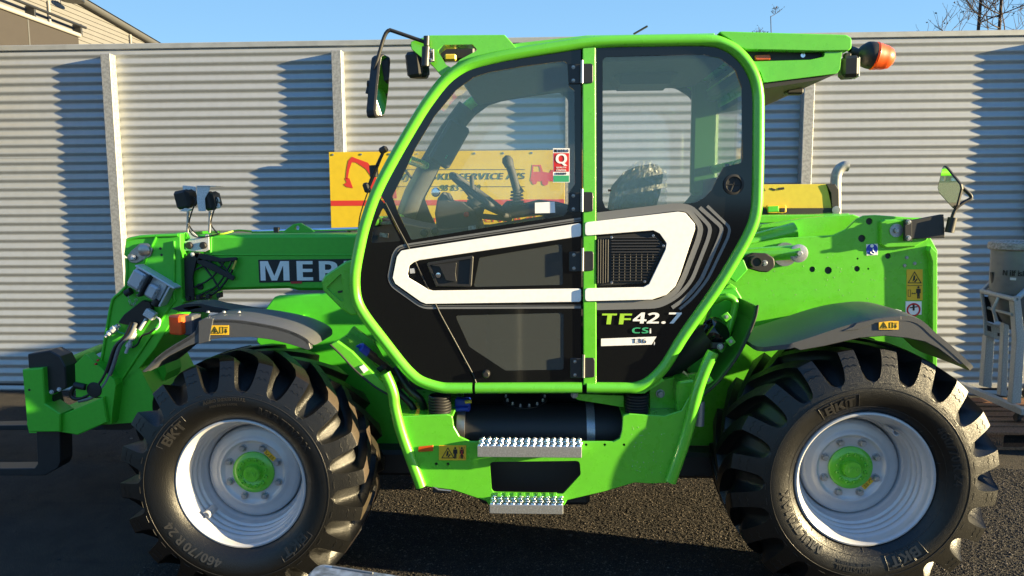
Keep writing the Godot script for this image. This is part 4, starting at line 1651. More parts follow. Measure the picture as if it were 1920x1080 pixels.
	# louvred grille
	var gp := [1118, 443, 1224, 434, 1246, 458, 1246, 466, 1214, 532, 1118, 537]
	sheet("grille_back", gp, z + 0.0025, 0.004, M.ink, machine, 0.008)
	st = S()
	for i in 5:
		var x := 1120.0 + 4.6 * i
		block(st, turned((pt(x + 1, 447, z + 0.008) + pt(x + 1, 533, z + 0.008)) / 2.0), Vector3(0.006, 0.205, 0.010), 0.002)
	for i in 16:
		var y := 446.0 + 5.4 * i
		var x1 := minf(1240.0, 1246.0 - (y - 466.0) * 0.47) - 3.0 if y > 466.0 else 1226.0 + (y - 438.0) * 0.55
		var a := pt(1146, y, z + 0.009)
		var b := pt(x1, y, z + 0.009)
		var fat := 0.0042 if y > 474.0 else 0.007
		block(st, turned((a + b) / 2.0, -0.4), Vector3(b.x - a.x, fat, 0.008), 0.001)
	for i in 8:
		var x := 1150.0 + 10.5 * i
		var y1 := minf(528.0, 530.0 - maxf(0.0, x - 1216.0) * 2.1)
		var a := pt(x, 476, z + 0.008)
		var b := pt(x, y1, z + 0.008)
		block(st, turned((a + b) / 2.0), Vector3(0.004, a.y - b.y, 0.006), 0.001)
	obj("grille", st, M.black_plastic, machine)
	for q in [[1147.0, 445.0], [1225.0, 442.0], [1147.0, 530.0], [1209.0, 528.0], [1244.0, 461.0]]:
		st = S()
		hex(st, flat(0).translated(pt(q[0], q[1], z + 0.013)), 0.005, 0.006)
		obj("grille_screw", st, M.chrome, machine)
	# type lettering
	var zt := z + 0.0035
	print_on("type_lettering", "TF", 1128, 588, 1184, 608, zt, M.lime, rear, 0.12)
	print_on("type_lettering", "42.7", 1187, 586, 1277, 607, zt, M.white_sticker, rear, 0.12)
	print_on("type_lettering", "CS", 1185, 614, 1216, 625, zt, M.label_green, rear, 0.05)
	print_on("type_lettering", "i", 1218, 616, 1221, 625, zt, M.white_sticker, rear)
	var bar := sheet("power_label", [1127, 635, 1231, 631, 1222, 646, 1127, 649], zt, 0.001, M.white_sticker, rear, 0.0, 0.0)
	print_on("power_lettering", "136", 1186, 635, 1212, 643.5, zt + 0.001, M.ink, bar, 0.0, false)
	print_on("type_lettering", "i", 1226, 641, 1228, 647, zt, M.white_sticker, rear)
	# door handle in its recess
	var rec := outline([799, 493, 888, 479, 884, 538, 817, 537], flat(z + 0.012), 0.010)
	st = S()
	plate(st, rec, flat(z + 0.012), 0.016, [inset(rec, 0.012)], 0.003)
	var handle := obj("door_handle", st, M.black_plastic, door)
	sheet("handle_back", [804, 496, 884, 484, 880, 533, 820, 533], z + 0.0015, 0.004, M.ink, handle, 0.0, 0.0)
	sheet("handle_lever", [806, 497, 824, 500, 831, 513, 836, 525, 856, 529, 854, 512, 856, 492, 836, 495], z + 0.016, 0.014, M.black_plastic, handle, 0.006)
	st = S()
	lathe(st, [[0.012, 0.0], [0.012, 0.004], [0.0, 0.005]], flat(0).translated(pt(822, 516, z + 0.016)), 16)
	obj("lock", st, M.chrome, handle)
	sheet("handle_label", [768, 504, 777, 503, 778, 512, 769, 513], z + 0.0015, 0.001, M.rim, door, 0.0, 0.0)
	st = S()
	lathe(st, [[0.018, 0.0], [0.018, 0.02], [0.012, 0.028], [0.0, 0.028]], flat(0).translated(pt(912, 700, z)), 20)
	obj("door_stop", st, M.black_plastic, door)
	# hinges
	for y in [138.0, 379.0, 490.0, 690.0]:
		st = S()
		var o := 1090.0 if y < 400.0 else (1091.0 if y < 500.0 else 1093.0)
		plate(st, outline([o - 24, y - 18, o - 2, y - 18, o - 2, y + 19, o - 24, y + 19], flat(z + 0.010), 0.008), flat(z + 0.010), 0.010, [], 0.002)
		plate(st, outline([o + 2, y - 19, o + 22, y - 19, o + 22, y + 18, o + 2, y + 18], flat(-0.094), 0.012), flat(-0.094), 0.008, [], 0.002)
		var h := obj("hinge", st, M.black_steel, machine)
		st = S()
		tube(st, line([o + 1, y - 25, o + 1, y + 18], -0.088), 0.007, 12)
		obj("hinge_pin", st, M.steel, h)
		for q in [[-15.0, -12.0], [-15.0, 13.0]]:
			st = S()
			hex(st, flat(0).translated(pt(o + q[0], y + q[1], z + 0.010)), 0.006, 0.006)
			obj("hinge_screw", st, M.steel, h)
	# stickers on the glass
	var lab := sheet("quality_sticker", [1037, 278, 1068, 278, 1068, 342, 1037, 342], z + 0.002, 0.001, M.white_sticker, door, 0.0, 0.0)
	sheet("sticker_red", [1038, 287, 1067, 287, 1067, 322, 1038, 322], z + 0.0026, 0.001, M.red, lab, 0.0, 0.0)
	sheet("sticker_green", [1038, 329, 1067, 329, 1067, 341, 1038, 341], z + 0.0026, 0.001, M.label_green, lab, 0.0, 0.0)
	print_on("sticker_name", "MERLO", 1046, 280, 1066, 285.5, z + 0.0026, M.ink, lab)
	sheet("sticker_mark", [1039, 280, 1044, 280, 1044, 285.5, 1039, 285.5], z + 0.0026, 0.0008, M.ink, lab, 0.0, 0.0)
	print_on("sticker_letter", "Q", 1042, 288, 1064, 311, z + 0.0032, M.white_sticker, lab)
	print_on("sticker_words", "QUALITY", 1043, 312.5, 1062, 316, z + 0.0032, M.white_sticker, lab)
	print_on("sticker_words", "CONTROL", 1043, 317.5, 1062, 321, z + 0.0032, M.white_sticker, lab)
	print_on("sticker_words", "PASSED", 1043, 323.5, 1062, 327.5, z + 0.0032, M.ink, lab)
	sheet("white_label", [1003, 380, 1040, 378, 1041, 399, 1003, 400], z + 0.002, 0.001, M.white_sticker, door, 0.0, 0.0)
	sheet("glass_mark", [1140, 355, 1146, 355, 1146, 359, 1140, 359], z + 0.001, 0.0008, M.ink, rear, 0.0, 0.0)
	# wiper and hoses in front of the windscreen
	pipe("wiper_arm", line3([722, 278, -0.25, 706, 312, -0.27, 690, 352, -0.3]), 0.008, M.black_plastic, machine)
	st = S()
	block(st, turned(pt(719, 281, -0.25), 0, 0, 0.5), Vector3(0.04, 0.03, 0.04), 0.008)
	block(st, turned(pt(688, 352, -0.3), 0, 0, 0.3), Vector3(0.03, 0.05, 0.04), 0.008)
	tube(st, line3([700, 310, -0.4, 702, 332, -0.4]), 0.022, 12)
	obj("wiper_motor", st, M.black_plastic, machine)
	pipe("washer_hose", curve(line3([718, 290, -0.24, 702, 330, -0.24, 686, 370, -0.24, 675, 405, -0.24, 672, 430, -0.26])), 0.003, M.hose, machine, 6)
	# windscreen between the two frames, following the front of the loop
	st = S()
	var front := PackedVector3Array()
	for i in range(44, 66, 2):
		front.append(pt(LOOP[i], LOOP[i + 1], -0.13))
	for i in front.size() - 1:
		var a := front[i]
		var b := front[i + 1]
		quad(st, a, b, b + Vector3(0, 0, -0.92), a + Vector3(0, 0, -0.92))
	obj("windscreen", st, M.glass, machine)


func corner_shape(z: float) -> SurfaceTool:
	var st := S()
	var f := flat(z)
	plate(st, outline([712, 372, 722, 384, 760, 460, 826, 592, 890, 716, 890, 724, 830, 722, 795, 712, 754, 676, 718, 630, 690, 592, 674, 560, 670, 530, 680, 466, 690, 424], f), f, 0.008, [outline([718, 388, 752, 452, 695, 456, 700, 428], f, 0.008)], 0.001)
	return st


func build_cab_roof() -> void:
	# roof panel between the side frames
	var st := S()
	plate(st, outline([900, 92, 975, 80, 1100, 66, 1340, 62, 1340, 76, 1100, 80, 970, 96, 905, 108], flat(-0.14)), flat(-0.14), 0.90, [], 0.004)
	obj("roof_panel", st, M.green, machine)
	# front bracket: beam over an open triangle
	st = S()
	var o := outline([770, 78, 806, 66, 946, 65, 972, 93, 958, 104, 885, 122, 866, 136, 838, 150, 828, 143, 806, 118, 790, 108, 771, 92], flat(-0.10), 0.006)
	var hole := outline([820, 94, 832, 84, 886, 83, 896, 94, 862, 112, 848, 128, 836, 121], flat(-0.10), 0.008)
	plate(st, o, flat(-0.10), 0.09, [hole], 0.005)
	obj("roof_front_bracket", st, M.green, machine)
	st = S()
	tube(st, line3([780, 86, -0.18, 780, 86, -1.0]), 0.03, 4)
	obj("roof_front_beam", st, M.green, machine)
	st = S()
	block(st, turned(pt(852, 100, -0.36)), Vector3(0.20, 0.07, 0.06), 0.008)
	obj("roof_recess", st, M.black_plastic, machine)
	st = S()
	block(st, turned(pt(845, 108, -0.30)), Vector3(0.055, 0.03, 0.03), 0.006)
	obj("amber_block", st, M.hood_yellow, machine)
	# work light under the bracket
	st = S()
	block(st, Transform3D(Basis.from_euler(Vector3(0.1, -0.3, 0.05)), pt(783, 122, -0.16)), Vector3(0.08, 0.115, 0.10), 0.014)
	block(st, turned(pt(792, 140, -0.16)), Vector3(0.05, 0.03, 0.06), 0.008)
	obj("work_light", st, M.black_plastic, machine)
	# mirror on its bent arm
	pipe("mirror_arm", curve(line([797, 79, 738, 58.5, 730, 57, 724, 62, 718, 76, 710, 104, 702, 130], -0.06), 4), 0.0085, M.black_plastic, machine, 10)
	st = S()
	tube(st, line([800, 68, 800, 86], -0.06), 0.014, 12)
	tube(st, line([799, 88, 798, 124], -0.06), 0.019, 14)
	block(st, turned(pt(808, 104, -0.065)), Vector3(0.03, 0.056, 0.02), 0.003)
	obj("mirror_clamp", st, M.black_steel, machine)
	for y in [95.0, 113.0]:
		st = S()
		hex(st, flat(0).translated(pt(808, y, -0.055)), 0.007, 0.007)
		obj("clamp_screw", st, M.steel, machine)
	var mx := Transform3D(Basis.from_euler(Vector3(-0.05, deg_to_rad(58), -0.04)), pt(714, 161, -0.05))
	var shape := outline([718, 100, 733, 107, 733.5, 117, 730, 170, 725, 205, 721, 219, 704, 219, 702, 205, 706, 160, 712, 105], mx, 0.02)
	st = S()
	plate(st, shape, mx, 0.05, [], 0.006)
	var backp := inset(shape, 0.012)
	plate(st, backp, mx * flat(-0.049), 0.014, [], 0.0)
	var head := obj("mirror_head", st, M.black_plastic, machine)
	st = S()
	plate(st, inset(shape, 0.008), mx * flat(0.0015), 0.001, [], 0.0)
	obj("mirror_glass", st, M.mirror, head)
	st = S()
	tube(st, line([689, 157, 700, 158], -0.12), 0.015, 10)
	tube(st, line([692, 162, 689, 176], -0.12), 0.010, 10)
	obj("mirror_knuckle", st, M.black_plastic, machine)
	pipe("aerial", line3([1188, 64, -0.5, 1214, 49, -0.5]), 0.005, M.black_plastic, machine, 8)
	# rear visor
	sheet("rear_visor", [1343, 58, 1587, 65, 1597, 71, 1597, 90, 1591, 95, 1534, 96, 1400, 93, 1385, 88, 1368, 74], -0.10, 0.95, M.green, machine, 0.016, 0.008)
	sheet("rear_visor_skirt", [1398, 112, 1416, 115, 1518, 112, 1546, 106, 1546, 96, 1579, 95, 1575, 130, 1569, 138, 1433, 155, 1426, 135], -0.112, 0.93, M.green, machine, 0.012, 0.006)
	sheet("visor_underside", [1432, 155, 1569, 138, 1545, 148, 1433, 166], -0.125, 0.9, M.black_plastic, machine, 0.0, 0.0)
	sheet("visor_recess", [1398, 94, 1536, 95, 1546, 107, 1518, 114, 1412, 117], -0.14, 0.05, M.black_plastic, machine, 0.0, 0.0)
	sheet("side_marker", [1415, 103, 1445, 102, 1446, 112, 1417, 113], -0.128, 0.012, M.amber, machine, 0.012, 0.003)
	st = S()
	lathe(st, [[0.010, 0.0], [0.010, 0.004], [0.006, 0.004], [0.006, 0.001], [0, 0.001]], flat(0).translated(pt(1505, 104, -0.14)), 16)
	obj("recess_ring", st, M.chrome, machine)
	st = S()
	block(st, turned(pt(1488, 172, -0.4)), Vector3(0.08, 0.03, 0.06), 0.008)
	obj("rear_camera", st, M.black_plastic, machine)
	# beacon on a tilted stalk
	st = S()
	var bp := pt(1612, 100, -0.2)
	var ax := (pt(1652, 106, -0.2) - pt(1618, 100, -0.2)).normalized()
	lathe(st, [[0.018, -0.045], [0.020, -0.01], [0.040, 0.005], [0.056, 0.025], [0.060, 0.045], [0.060, 0.060], [0.0, 0.061]], facing(bp, ax), 28)
	tube(st, line3([1594, 92, -0.25, 1604, 96, -0.22, 1612, 100, -0.2]), 0.016, 10)
	obj("beacon_base", st, M.black_plastic, machine)
	st = S()
	lathe(st, [[0.061, 0.061], [0.063, 0.068], [0.060, 0.072], [0.060, 0.084], [0.057, 0.088], [0.055, 0.11], [0.046, 0.135], [0.028, 0.150], [0.0, 0.155]], facing(bp, ax), 32)
	obj("beacon", st, M.amber, machine)
	# rear work light
	st = S()
	block(st, Transform3D(Basis.from_euler(Vector3(0.0, -0.12, 0.02)), pt(1591, 127, -0.17)), Vector3(0.075, 0.095, 0.09), 0.014)
	block(st, turned(pt(1588, 110, -0.17)), Vector3(0.03, 0.05, 0.03), 0.006)
	obj("work_light", st, M.ink, machine)
	st = S()
	block(st, Transform3D(Basis.from_euler(Vector3(0.0, -0.12, 0.02)), pt(1606, 128, -0.17)), Vector3(0.006, 0.085, 0.08), 0.002)
	obj("light_lens", st, M.trim_white, machine)


func build_boom() -> void:
	var z := -1.16
	var st := S()
	plate(st, outline([345, 441, 700, 439, 1420, 425, 1650, 410, 1650, 520, 1400, 540, 700, 545, 560, 545, 540, 541, 398, 545, 370, 557, 345, 557], flat(z), 0.0), flat(z), 0.34, [], 0.018)
	obj("boom", st, M.cast_green, machine)
	st = S()
	tube(st, line([395, 478, 690, 478], z - 0.002), 0.006, 6)
	tube(st, line([395, 440, 395, 480], z - 0.002), 0.010, 6)
	obj("boom_weld", st, M.cast_green, machine)
	sheet("boom_collar", [330, 437, 346, 436, 346, 562, 330, 560], z + 0.02, 0.38, M.cast_green, machine, 0.0, 0.005)
	# name board on the boom
	var nb := sheet("name_board", [484, 487, 730, 485, 730, 527, 486, 530], z + 0.004, 0.004, M.black_plastic, machine, 0.0, 0.001)
	print_on("name_lettering", "MERLO", 489, 489, 731, 526, z + 0.005, M.white_sticker, nb)
	sheet("name_underline", [545, 528, 566, 527.5, 566, 531.5, 545, 532], z + 0.006, 0.002, M.red, machine, 0.0, 0.0)
	# hydraulic rod and lifting eye on the top
	pipe("top_rod", line3([472, 434, -1.3, 700, 428, -1.3]), 0.010, M.chrome, machine)
	st = S()
	block(st, turned(pt(519, 431, -1.3)), Vector3(0.035, 0.035, 0.03), 0.004)
	obj("rod_clamp", st, M.black_plastic, machine)
	st = S()
	var eye := []
	for k in 12:
		eye.append(557.0 + 4.5 * cos(TAU * k / 12))
		eye.append(427.0 + 4.5 * sin(TAU * k / 12))
	plate(st, outline([527, 437, 550, 420, 563, 418, 592, 436], flat(-1.2), 0.01), flat(-1.2), 0.03, [outline(eye, flat(-1.2))], 0.003)
	obj("lifting_eye", st, M.cast_green, machine)
	pipe("cable", curve(line3([398, 440, -1.14, 420, 438, -1.14, 445, 432, -1.2, 472, 434, -1.25])), 0.006, M.lime, machine)
	pipe("cable", curve(line3([352, 420, -1.12, 360, 440, -1.12, 380, 445, -1.12, 412, 438, -1.13])), 0.004, M.hose, machine)
	# underside hose guides
	for x in [355.0, 374.0, 392.0, 412.0]:
		st = S()
		block(st, turned(pt(x, 559 - (x - 355.0) * 0.1, -1.13)), Vector3(0.025, 0.03, 0.05), 0.004)
		obj("rubber_stop", st, M.black_plastic, machine)
	# hose guard of black straps
	var za := -1.12
	stroke_bar("hose_guard", [[355, 474, 376, 472, 368, 490, 361, 520, 364, 564, 340, 558, 334, 532, 334, 506, 342, 486], [358, 473, 386, 477, 412, 484, 444, 482, 444, 489, 412, 492, 386, 488, 372, 489], [372, 482, 402, 496, 440, 519, 437, 527, 396, 507, 368, 493]], za)
	st = S()
	for q in [[372, 486, 398, 520, 413, 545], [358, 510, 390, 494, 400, 486], [362, 540, 398, 520, 425, 484], [368, 556, 408, 535, 437, 486], [380, 482, 410, 490, 436, 522], [440, 484, 436, 506, 420, 532, 402, 550, 378, 560]]:
		tube(st, curve(line(q, za - 0.01), 3), 0.006, 6)
	obj("hose_guard_rod", st, M.black_plastic, machine)
	sheet("guard_strip", [434, 504, 441, 488, 444, 489, 438, 506], za + 0.002, 0.003, M.hood_yellow, machine, 0.0, 0.0)
	st = S()
	tube(st, line([376, 538, 376, 538.1], -1.15), 0.001, 4)
	lathe(st, [[0.02, 0.0], [0.02, 0.012], [0, 0.014]], flat(0).translated(pt(376, 537, -1.158)), 16)
	obj("hose_plug", st, M.black_plastic, machine)
	# lamp bracket plate and twin work lights on stalks
	sheet("lamp_plate", [340, 453, 351, 452, 357, 446, 352, 437, 360, 434, 371, 444, 376, 447, 384, 446, 385, 440, 391, 440, 392, 468, 384, 472, 360, 471, 341, 469], -1.135, 0.008, M.bright_zinc, machine, 0.004, 0.001)
	for x in [355.5, 382.0]:
		st = S()
		lathe(st, [[0.022, 0.0], [0.022, 0.012], [0.016, 0.018], [0, 0.018]], flat(0).translated(pt(x, 460, -1.135)), 16)
		obj("plate_bolt", st, M.black_plastic, machine)
	st = S()
	hex(st, flat(0).translated(pt(361, 477, za + 0.002)), 0.010, 0.01)
	obj("guard_bolt", st, M.bright_zinc, machine)
	for q in [[353.0, 397.0], [394.0, 396.0]]:
		pipe("lamp_stalk", line3([q[0], q[1], -1.18, q[0] - 1, q[1] + 40, -1.18]), 0.009, M.steel, machine)
		pipe("lamp_cable", curve(line3([q[0] + 8, q[1] - 28, -1.16, q[0] + 14, q[1] - 20, -1.15, q[0] + 6, q[1] + 2, -1.15, q[0] + 2, q[1] + 25, -1.15, q[0] + 16, q[1] + 44, -1.15])), 0.0045, M.hose, machine, 6)
	var la := Basis.from_euler(Vector3(0.15, -0.35, 0.12))
	for q in [[344.0, 374.0, 0.105], [393.0, 377.0, 0.07]]:
		st = S()
		var xf := Transform3D(la, pt(q[0], q[1], -1.18))
		block(st, xf, Vector3(q[2], 0.115, 0.06), 0.016)
		for k in 4:
			block(st, xf * turned(Vector3(q[2] * 0.5 + 0.008 * k, 0, -0.005)), Vector3(0.005, 0.105 - 0.01 * k, 0.06), 0.001)
		obj("work_light", st, M.black_plastic, machine)
	# bent zinc shields over the lamps
	st = S()
	plate(st, outline([342, 347.5, 367, 350, 369, 371, 358, 376, 343, 358], flat(-1.25), 0.006), flat(-1.25), 0.004, [], 0.001)
	obj("lamp_shield", st, M.bright_zinc, machine)
	st = S()
	plate(st, outline([336, 396, 346, 390, 360, 392, 352, 397], flat(-1.16)), flat(-1.16), 0.02, [], 0.001)
	obj("lamp_shield", st, M.bright_zinc, machine)
	st = S()
	plate(st, outline([369, 348, 394, 348, 393, 356, 384, 372, 385, 388, 386, 396, 372, 396, 369, 375, 369, 356], flat(-1.14), 0.006), flat(-1.14), 0.004, [], 0.001)
	obj("lamp_shield", st, M.bright_zinc, machine)
	st = S()
	plate(st, outline([368, 348, 404, 348.5, 404, 349.5, 368, 349.5], flat(-1.13)), flat(-1.13), 0.14, [], 0.0)
	obj("lamp_shield", st, M.bright_zinc, machine)
	for q in [[408.0, 375.0], [409.0, 386.0]]:
		st = S()
		block(st, turned(pt(q[0], q[1], -1.16), 0, 0, 0.3), Vector3(0.022, 0.03, 0.015), 0.003)
		obj("cable_plug", st, M.trim_white, machine)


func stroke_bar(called: String, shapes: Array, z: float) -> void:
	var st := S()
	for s in shapes:
		plate(st, outline(s, flat(z), 0.012), flat(z), 0.015, [], 0.003)
	obj(called, st, M.black_plastic, machine)


func build_boom_head() -> void:
	var z := -1.08
	var head := [236, 448, 262, 441, 338, 438, 341, 560, 345, 566, 290, 655, 236, 722, 205, 735, 190, 705, 186, 680, 204, 577, 214, 555, 234, 535, 238, 483, 232, 478]
	var st := S()
	plate(st, outline(head, flat(z), 0.006), flat(z), 0.56, [], 0.008)
	obj("boom_head", st, M.cast_green, machine)
	# raised flanges along the edges
	for q in [[238, 450, 262, 444, 334, 441], [237, 484, 236, 537, 216, 556, 207, 578, 190, 680], [326, 452, 326, 556, 318, 576, 224, 718], [294, 441, 270, 492]]:
		var path := curve(line(q, z + 0.004), 2)
		pipe("head_flange", path, 0.009, M.cast_green, machine, 8)
	st = S()
	for c in [[273.0, 469.0, 0.036], [249.0, 482.0, 0.022]]:
		lathe(st, [[c[2], 0.0], [c[2], 0.022], [c[2] * 0.85, 0.026], [0, 0.026]], flat(0).translated(pt(c[0], c[1], z)), 24)
	plate(st, outline([262, 456, 278, 456, 287, 468, 282, 480, 256, 494, 242, 492, 238, 480, 246, 470], flat(z + 0.012), 0.03), flat(z + 0.012), 0.012, [], 0.003)
	obj("head_pin", st, M.steel, machine)
	st = S()
	hex(st, flat(0).translated(pt(250, 483, z + 0.024)), 0.012, 0.016)
	obj("pin_bolt", st, M.bright_zinc, machine)
	for q in [[301.0, 466.0], [303.0, 478.0]]:
		st = S()
		lathe(st, [[0.008, 0.0], [0.008, 0.001], [0, 0.001]], flat(0).translated(pt(q[0], q[1], z)), 12)
		obj("head_hole", st, M.ink, machine)
	# quick coupling console
	var ang := deg_to_rad(-31)
	var cx := Transform3D(Basis.from_euler(Vector3(0, 0, ang)), pt(280, 533, z + 0.03))
	st = S()
	block(st, cx, Vector3(0.215, 0.135, 0.05), 0.004)
	block(st, cx * turned(Vector3(0.03, 0.075, 0.01)), Vector3(0.27, 0.012, 0.09), 0.003)
	block(st, cx * turned(Vector3(0.135, 0.0, 0.01)), Vector3(0.012, 0.14, 0.09), 0.003)
	var con := obj("coupling_console", st, M.bright_zinc, machine)
	for q in [[-0.055, 0.005, 0.088, 0.11], [0.055, -0.012, 0.068, 0.085]]:
		st = S()
		block(st, cx * turned(Vector3(q[0], q[1], 0.045)), Vector3(q[2], q[3], 0.045), 0.012)
		obj("coupling_cover", st, M.rim, con)
	st = S()
	block(st, cx * turned(Vector3(0.005, 0.0, 0.05)), Vector3(0.016, 0.15, 0.05), 0.004)
	obj("rubber_strap", st, M.black_plastic, con)
	for x in [-0.02, 0.09]:
		for k in 9:
			st = S()
			var r := PackedVector3Array()
			for i in 8:
				r.append(cx * (Vector3(x + 0.004 * (k % 2), 0.055 - 0.013 * k, 0.072) + Vector3(0.005 * cos(TAU * i / 8), 0.007 * sin(TAU * i / 8), 0.003 * sin(TAU * i / 8 + k * 1.5))))
			tube(st, r, 0.0016, 5, true)
			obj("chain_link", st, M.steel, con)
	for k in 10:
		st = S()
		var u := k / 9.0
		var c := pt(lerpf(238, 260, u), lerpf(548, 545, u) + 26.0 * sin(u * PI), z + 0.05)
		var r := PackedVector3Array()
		for i in 8:
			r.append(c + Vector3(0.006 * cos(TAU * i / 8), 0.008 * sin(TAU * i / 8), 0.004 * sin(TAU * i / 8 + k * 1.5)))
		tube(st, r, 0.0018, 5, true)
		obj("chain_link", st, M.steel, con)
	st = S()
	tube(st, line([236, 551, 246, 545], z + 0.04), 0.022, 12)
	tube(st, line([290, 572, 297, 562], z + 0.05), 0.024, 12)
	obj("rubber_plug", st, M.black_plastic, machine)
	sheet("hose_sleeve", [267, 563, 281, 566, 285, 580, 276, 600, 262, 620, 246, 611, 220, 606, 232, 590], z + 0.04, 0.03, M.hose, machine, 0.01, 0.008)
	# couplings with nipples
	for q in [[222, 610, 198, 631], [254, 614, 236, 662]]:
		var a := pt(q[0], q[1], z + 0.05)
		var b := pt(q[2], q[3], z + 0.05)
		var d := (b - a).normalized()
		st = S()
		var l := a.distance_to(b)
		lathe(st, [[0.014, 0], [0.014, l * 0.2], [0.022, l * 0.22], [0.022, l * 0.45], [0.013, l * 0.47], [0.013, l * 0.6], [0.019, l * 0.62], [0.019, l * 0.75], [0.010, l * 0.78], [0.010, l], [0, l]], facing(a, d), 12)
		obj("quick_coupling", st, M.bright_zinc, machine)
	st = S()
	block(st, Transform3D(Basis.from_euler(Vector3(0, 0, -0.6)), pt(282, 589, z + 0.05)), Vector3(0.065, 0.05, 0.04), 0.004)
	tube(st, line([274, 598, 262, 618], z + 0.05), 0.010, 10)
	tube(st, curve(line([293, 594, 300, 600, 298, 612, 292, 618], z + 0.05)), 0.006, 8)
	obj("valve_block", st, M.bright_zinc, machine)
	pipe("hose", curve(line([292, 616, 280, 624, 266, 630, 258, 645, 248, 652], z + 0.05)), 0.006, M.hose, machine, 8)
	pipe("hose", curve(line([212, 612, 222, 622, 236, 626, 252, 626], z + 0.05)), 0.004, M.label_green, machine, 6)
	pipe("hose", curve(line([248, 604, 236, 630, 216, 652, 203, 690, 190, 715, 170, 738, 146, 748, 134, 742, 138, 728, 152, 722], z + 0.07)), 0.013, M.hose, machine, 12)
	pipe("hose", curve(line([254, 606, 244, 628, 225, 648, 211, 690, 197, 720, 174, 744, 148, 752], z + 0.07)), 0.012, M.grey_sticker, machine, 12)
	st = S()
	lathe(st, [[0.055, -0.02], [0.055, 0.03], [0.045, 0.045], [0, 0.05]], flat(0).translated(pt(184, 728, z + 0.04)), 28)
	tube(st, line([140, 722, 160, 726], z + 0.09), 0.02, 10)
	obj("pivot_cap", st, M.black_plastic, machine)
	st = S()
	lathe(st, [[0.062, -0.02], [0.062, 0.005], [0.05, 0.005]], flat(0).translated(pt(184, 728, z + 0.02)), 28)
	obj("pivot_ring", st, M.galvanised, machine)
	# tilt ram and lower bodies behind the head
	pipe("ram_rod", line3([296, 640, -1.3, 300, 735, -1.35]), 0.03, M.chrome, machine, 16)
	sheet("head_gusset", [262, 690, 300, 640, 312, 700, 300, 735, 262, 740, 240, 725], -1.25, 0.2, M.cast_green, machine, 0.01)
	pipe("head_hose", curve(line3([330, 590, -1.1, 322, 615, -1.1, 308, 625, -1.1, 306, 600, -1.12])), 0.010, M.green, machine, 8)
	# carriage: near arm, side frame and cross members
	var zc := -1.0
	st = S()
	plate(st, outline([140, 683, 160, 664, 214, 712, 217, 722, 208, 796, 197, 796, 193, 745, 142, 745], flat(zc), 0.006), flat(zc), 0.08, [], 0.005)
	plate(st, outline([217, 715, 262, 690, 290, 745, 285, 790, 208, 796], flat(zc - 0.08), 0.004), flat(zc - 0.08), 0.6, [], 0.005)
	obj("carriage_arm", st, M.cast_green, machine)
	st = S()
	plate(st, outline([110, 780, 193, 745, 201, 792, 145, 816, 110, 810], flat(zc + 0.03)), flat(zc + 0.03), 0.16, [], 0.006)
	plate(st, outline([41, 693, 80, 690, 84, 757, 113, 776, 112, 810, 55, 810, 50, 794], flat(zc + 0.06)), flat(zc + 0.06), 0.13, [], 0.006)
	obj("carriage_side", st, M.cast_green, machine)
	st = S()
	plate(st, outline([50, 793, 112, 808, 112, 812, 55, 812], flat(zc - 0.07)), flat(zc - 0.07), 0.9, [], 0.0)
	plate(st, outline([150, 775, 200, 790, 200, 796, 150, 800], flat(zc - 0.1)), flat(zc - 0.1), 0.9, [], 0.0)
	obj("carriage_cross_beam", st, M.cast_green, machine)
	pipe("fork_shaft", line3([100, 690, -1.02, 190, 652, -1.9]), 0.028, M.cast_green, machine, 16)
	pipe("carriage_weld", line([196, 748, 200, 792], zc + 0.002), 0.005, M.green, machine, 6)
	st = S()
	lathe(st, [[0.008, 0.0], [0.008, 0.001], [0, 0.001]], flat(0).translated(pt(55, 731, zc + 0.06)), 12)
	obj("carriage_hole", st, M.ink, machine)
	for q in [[185.0, 675.0], [181.0, 682.0]]:
		st = S()
		lathe(st, [[0.007, 0.0], [0.007, 0.012], [0, 0.014]], flat(0).translated(pt(q[0], q[1], zc + 0.002)), 8)
		obj("grease_cap", st, M.red, machine)
	# forks: hook, shank and tine, one near and one far
	var hook := [51, 664, 92, 657, 112, 668, 122, 687, 124, 728, 98, 739, 87, 735, 84, 694, 66, 690, 53, 692]
	var tine := [63, 800, 108, 800, 109, 868, 104, 880, 80, 894, -420, 894, -420, 886, 60, 880, 66, 872]
	for k in 2:
		var zf := -0.98 - 0.95 * k
		st = S()
		var base := outline(hook, flat(-0.98), 0.012)
		plate(st, base, flat(zf), 0.12, [], 0.006)
		var lower := outline(tine, flat(-0.98), 0.008)
		plate(st, lower, flat(zf - 0.02), 0.12, [], 0.004)
		var up := outline([64, 690, 86, 690, 90, 738, 108, 800, 63, 800], flat(-0.98))
		plate(st, up, flat(zf - 0.03), 0.09, [], 0.0)
		obj("fork", st, M.black_steel, machine)
		for c in [[97.0, 735.0], [111.0, 730.0]]:
			st = S()
			var p := pt(c[0], c[1], -0.98)
			hex(st, flat(0).translated(Vector3(p.x, p.y, zf)), 0.010, 0.012)
			obj("fork_bolt", st, M.bright_zinc, machine)
	sheet("carriage_shadow_plate", [180, 790, 262, 760, 285, 790, 240, 806, 200, 806], -1.2, 0.5, M.black_steel, machine, 0.0, 0.0)


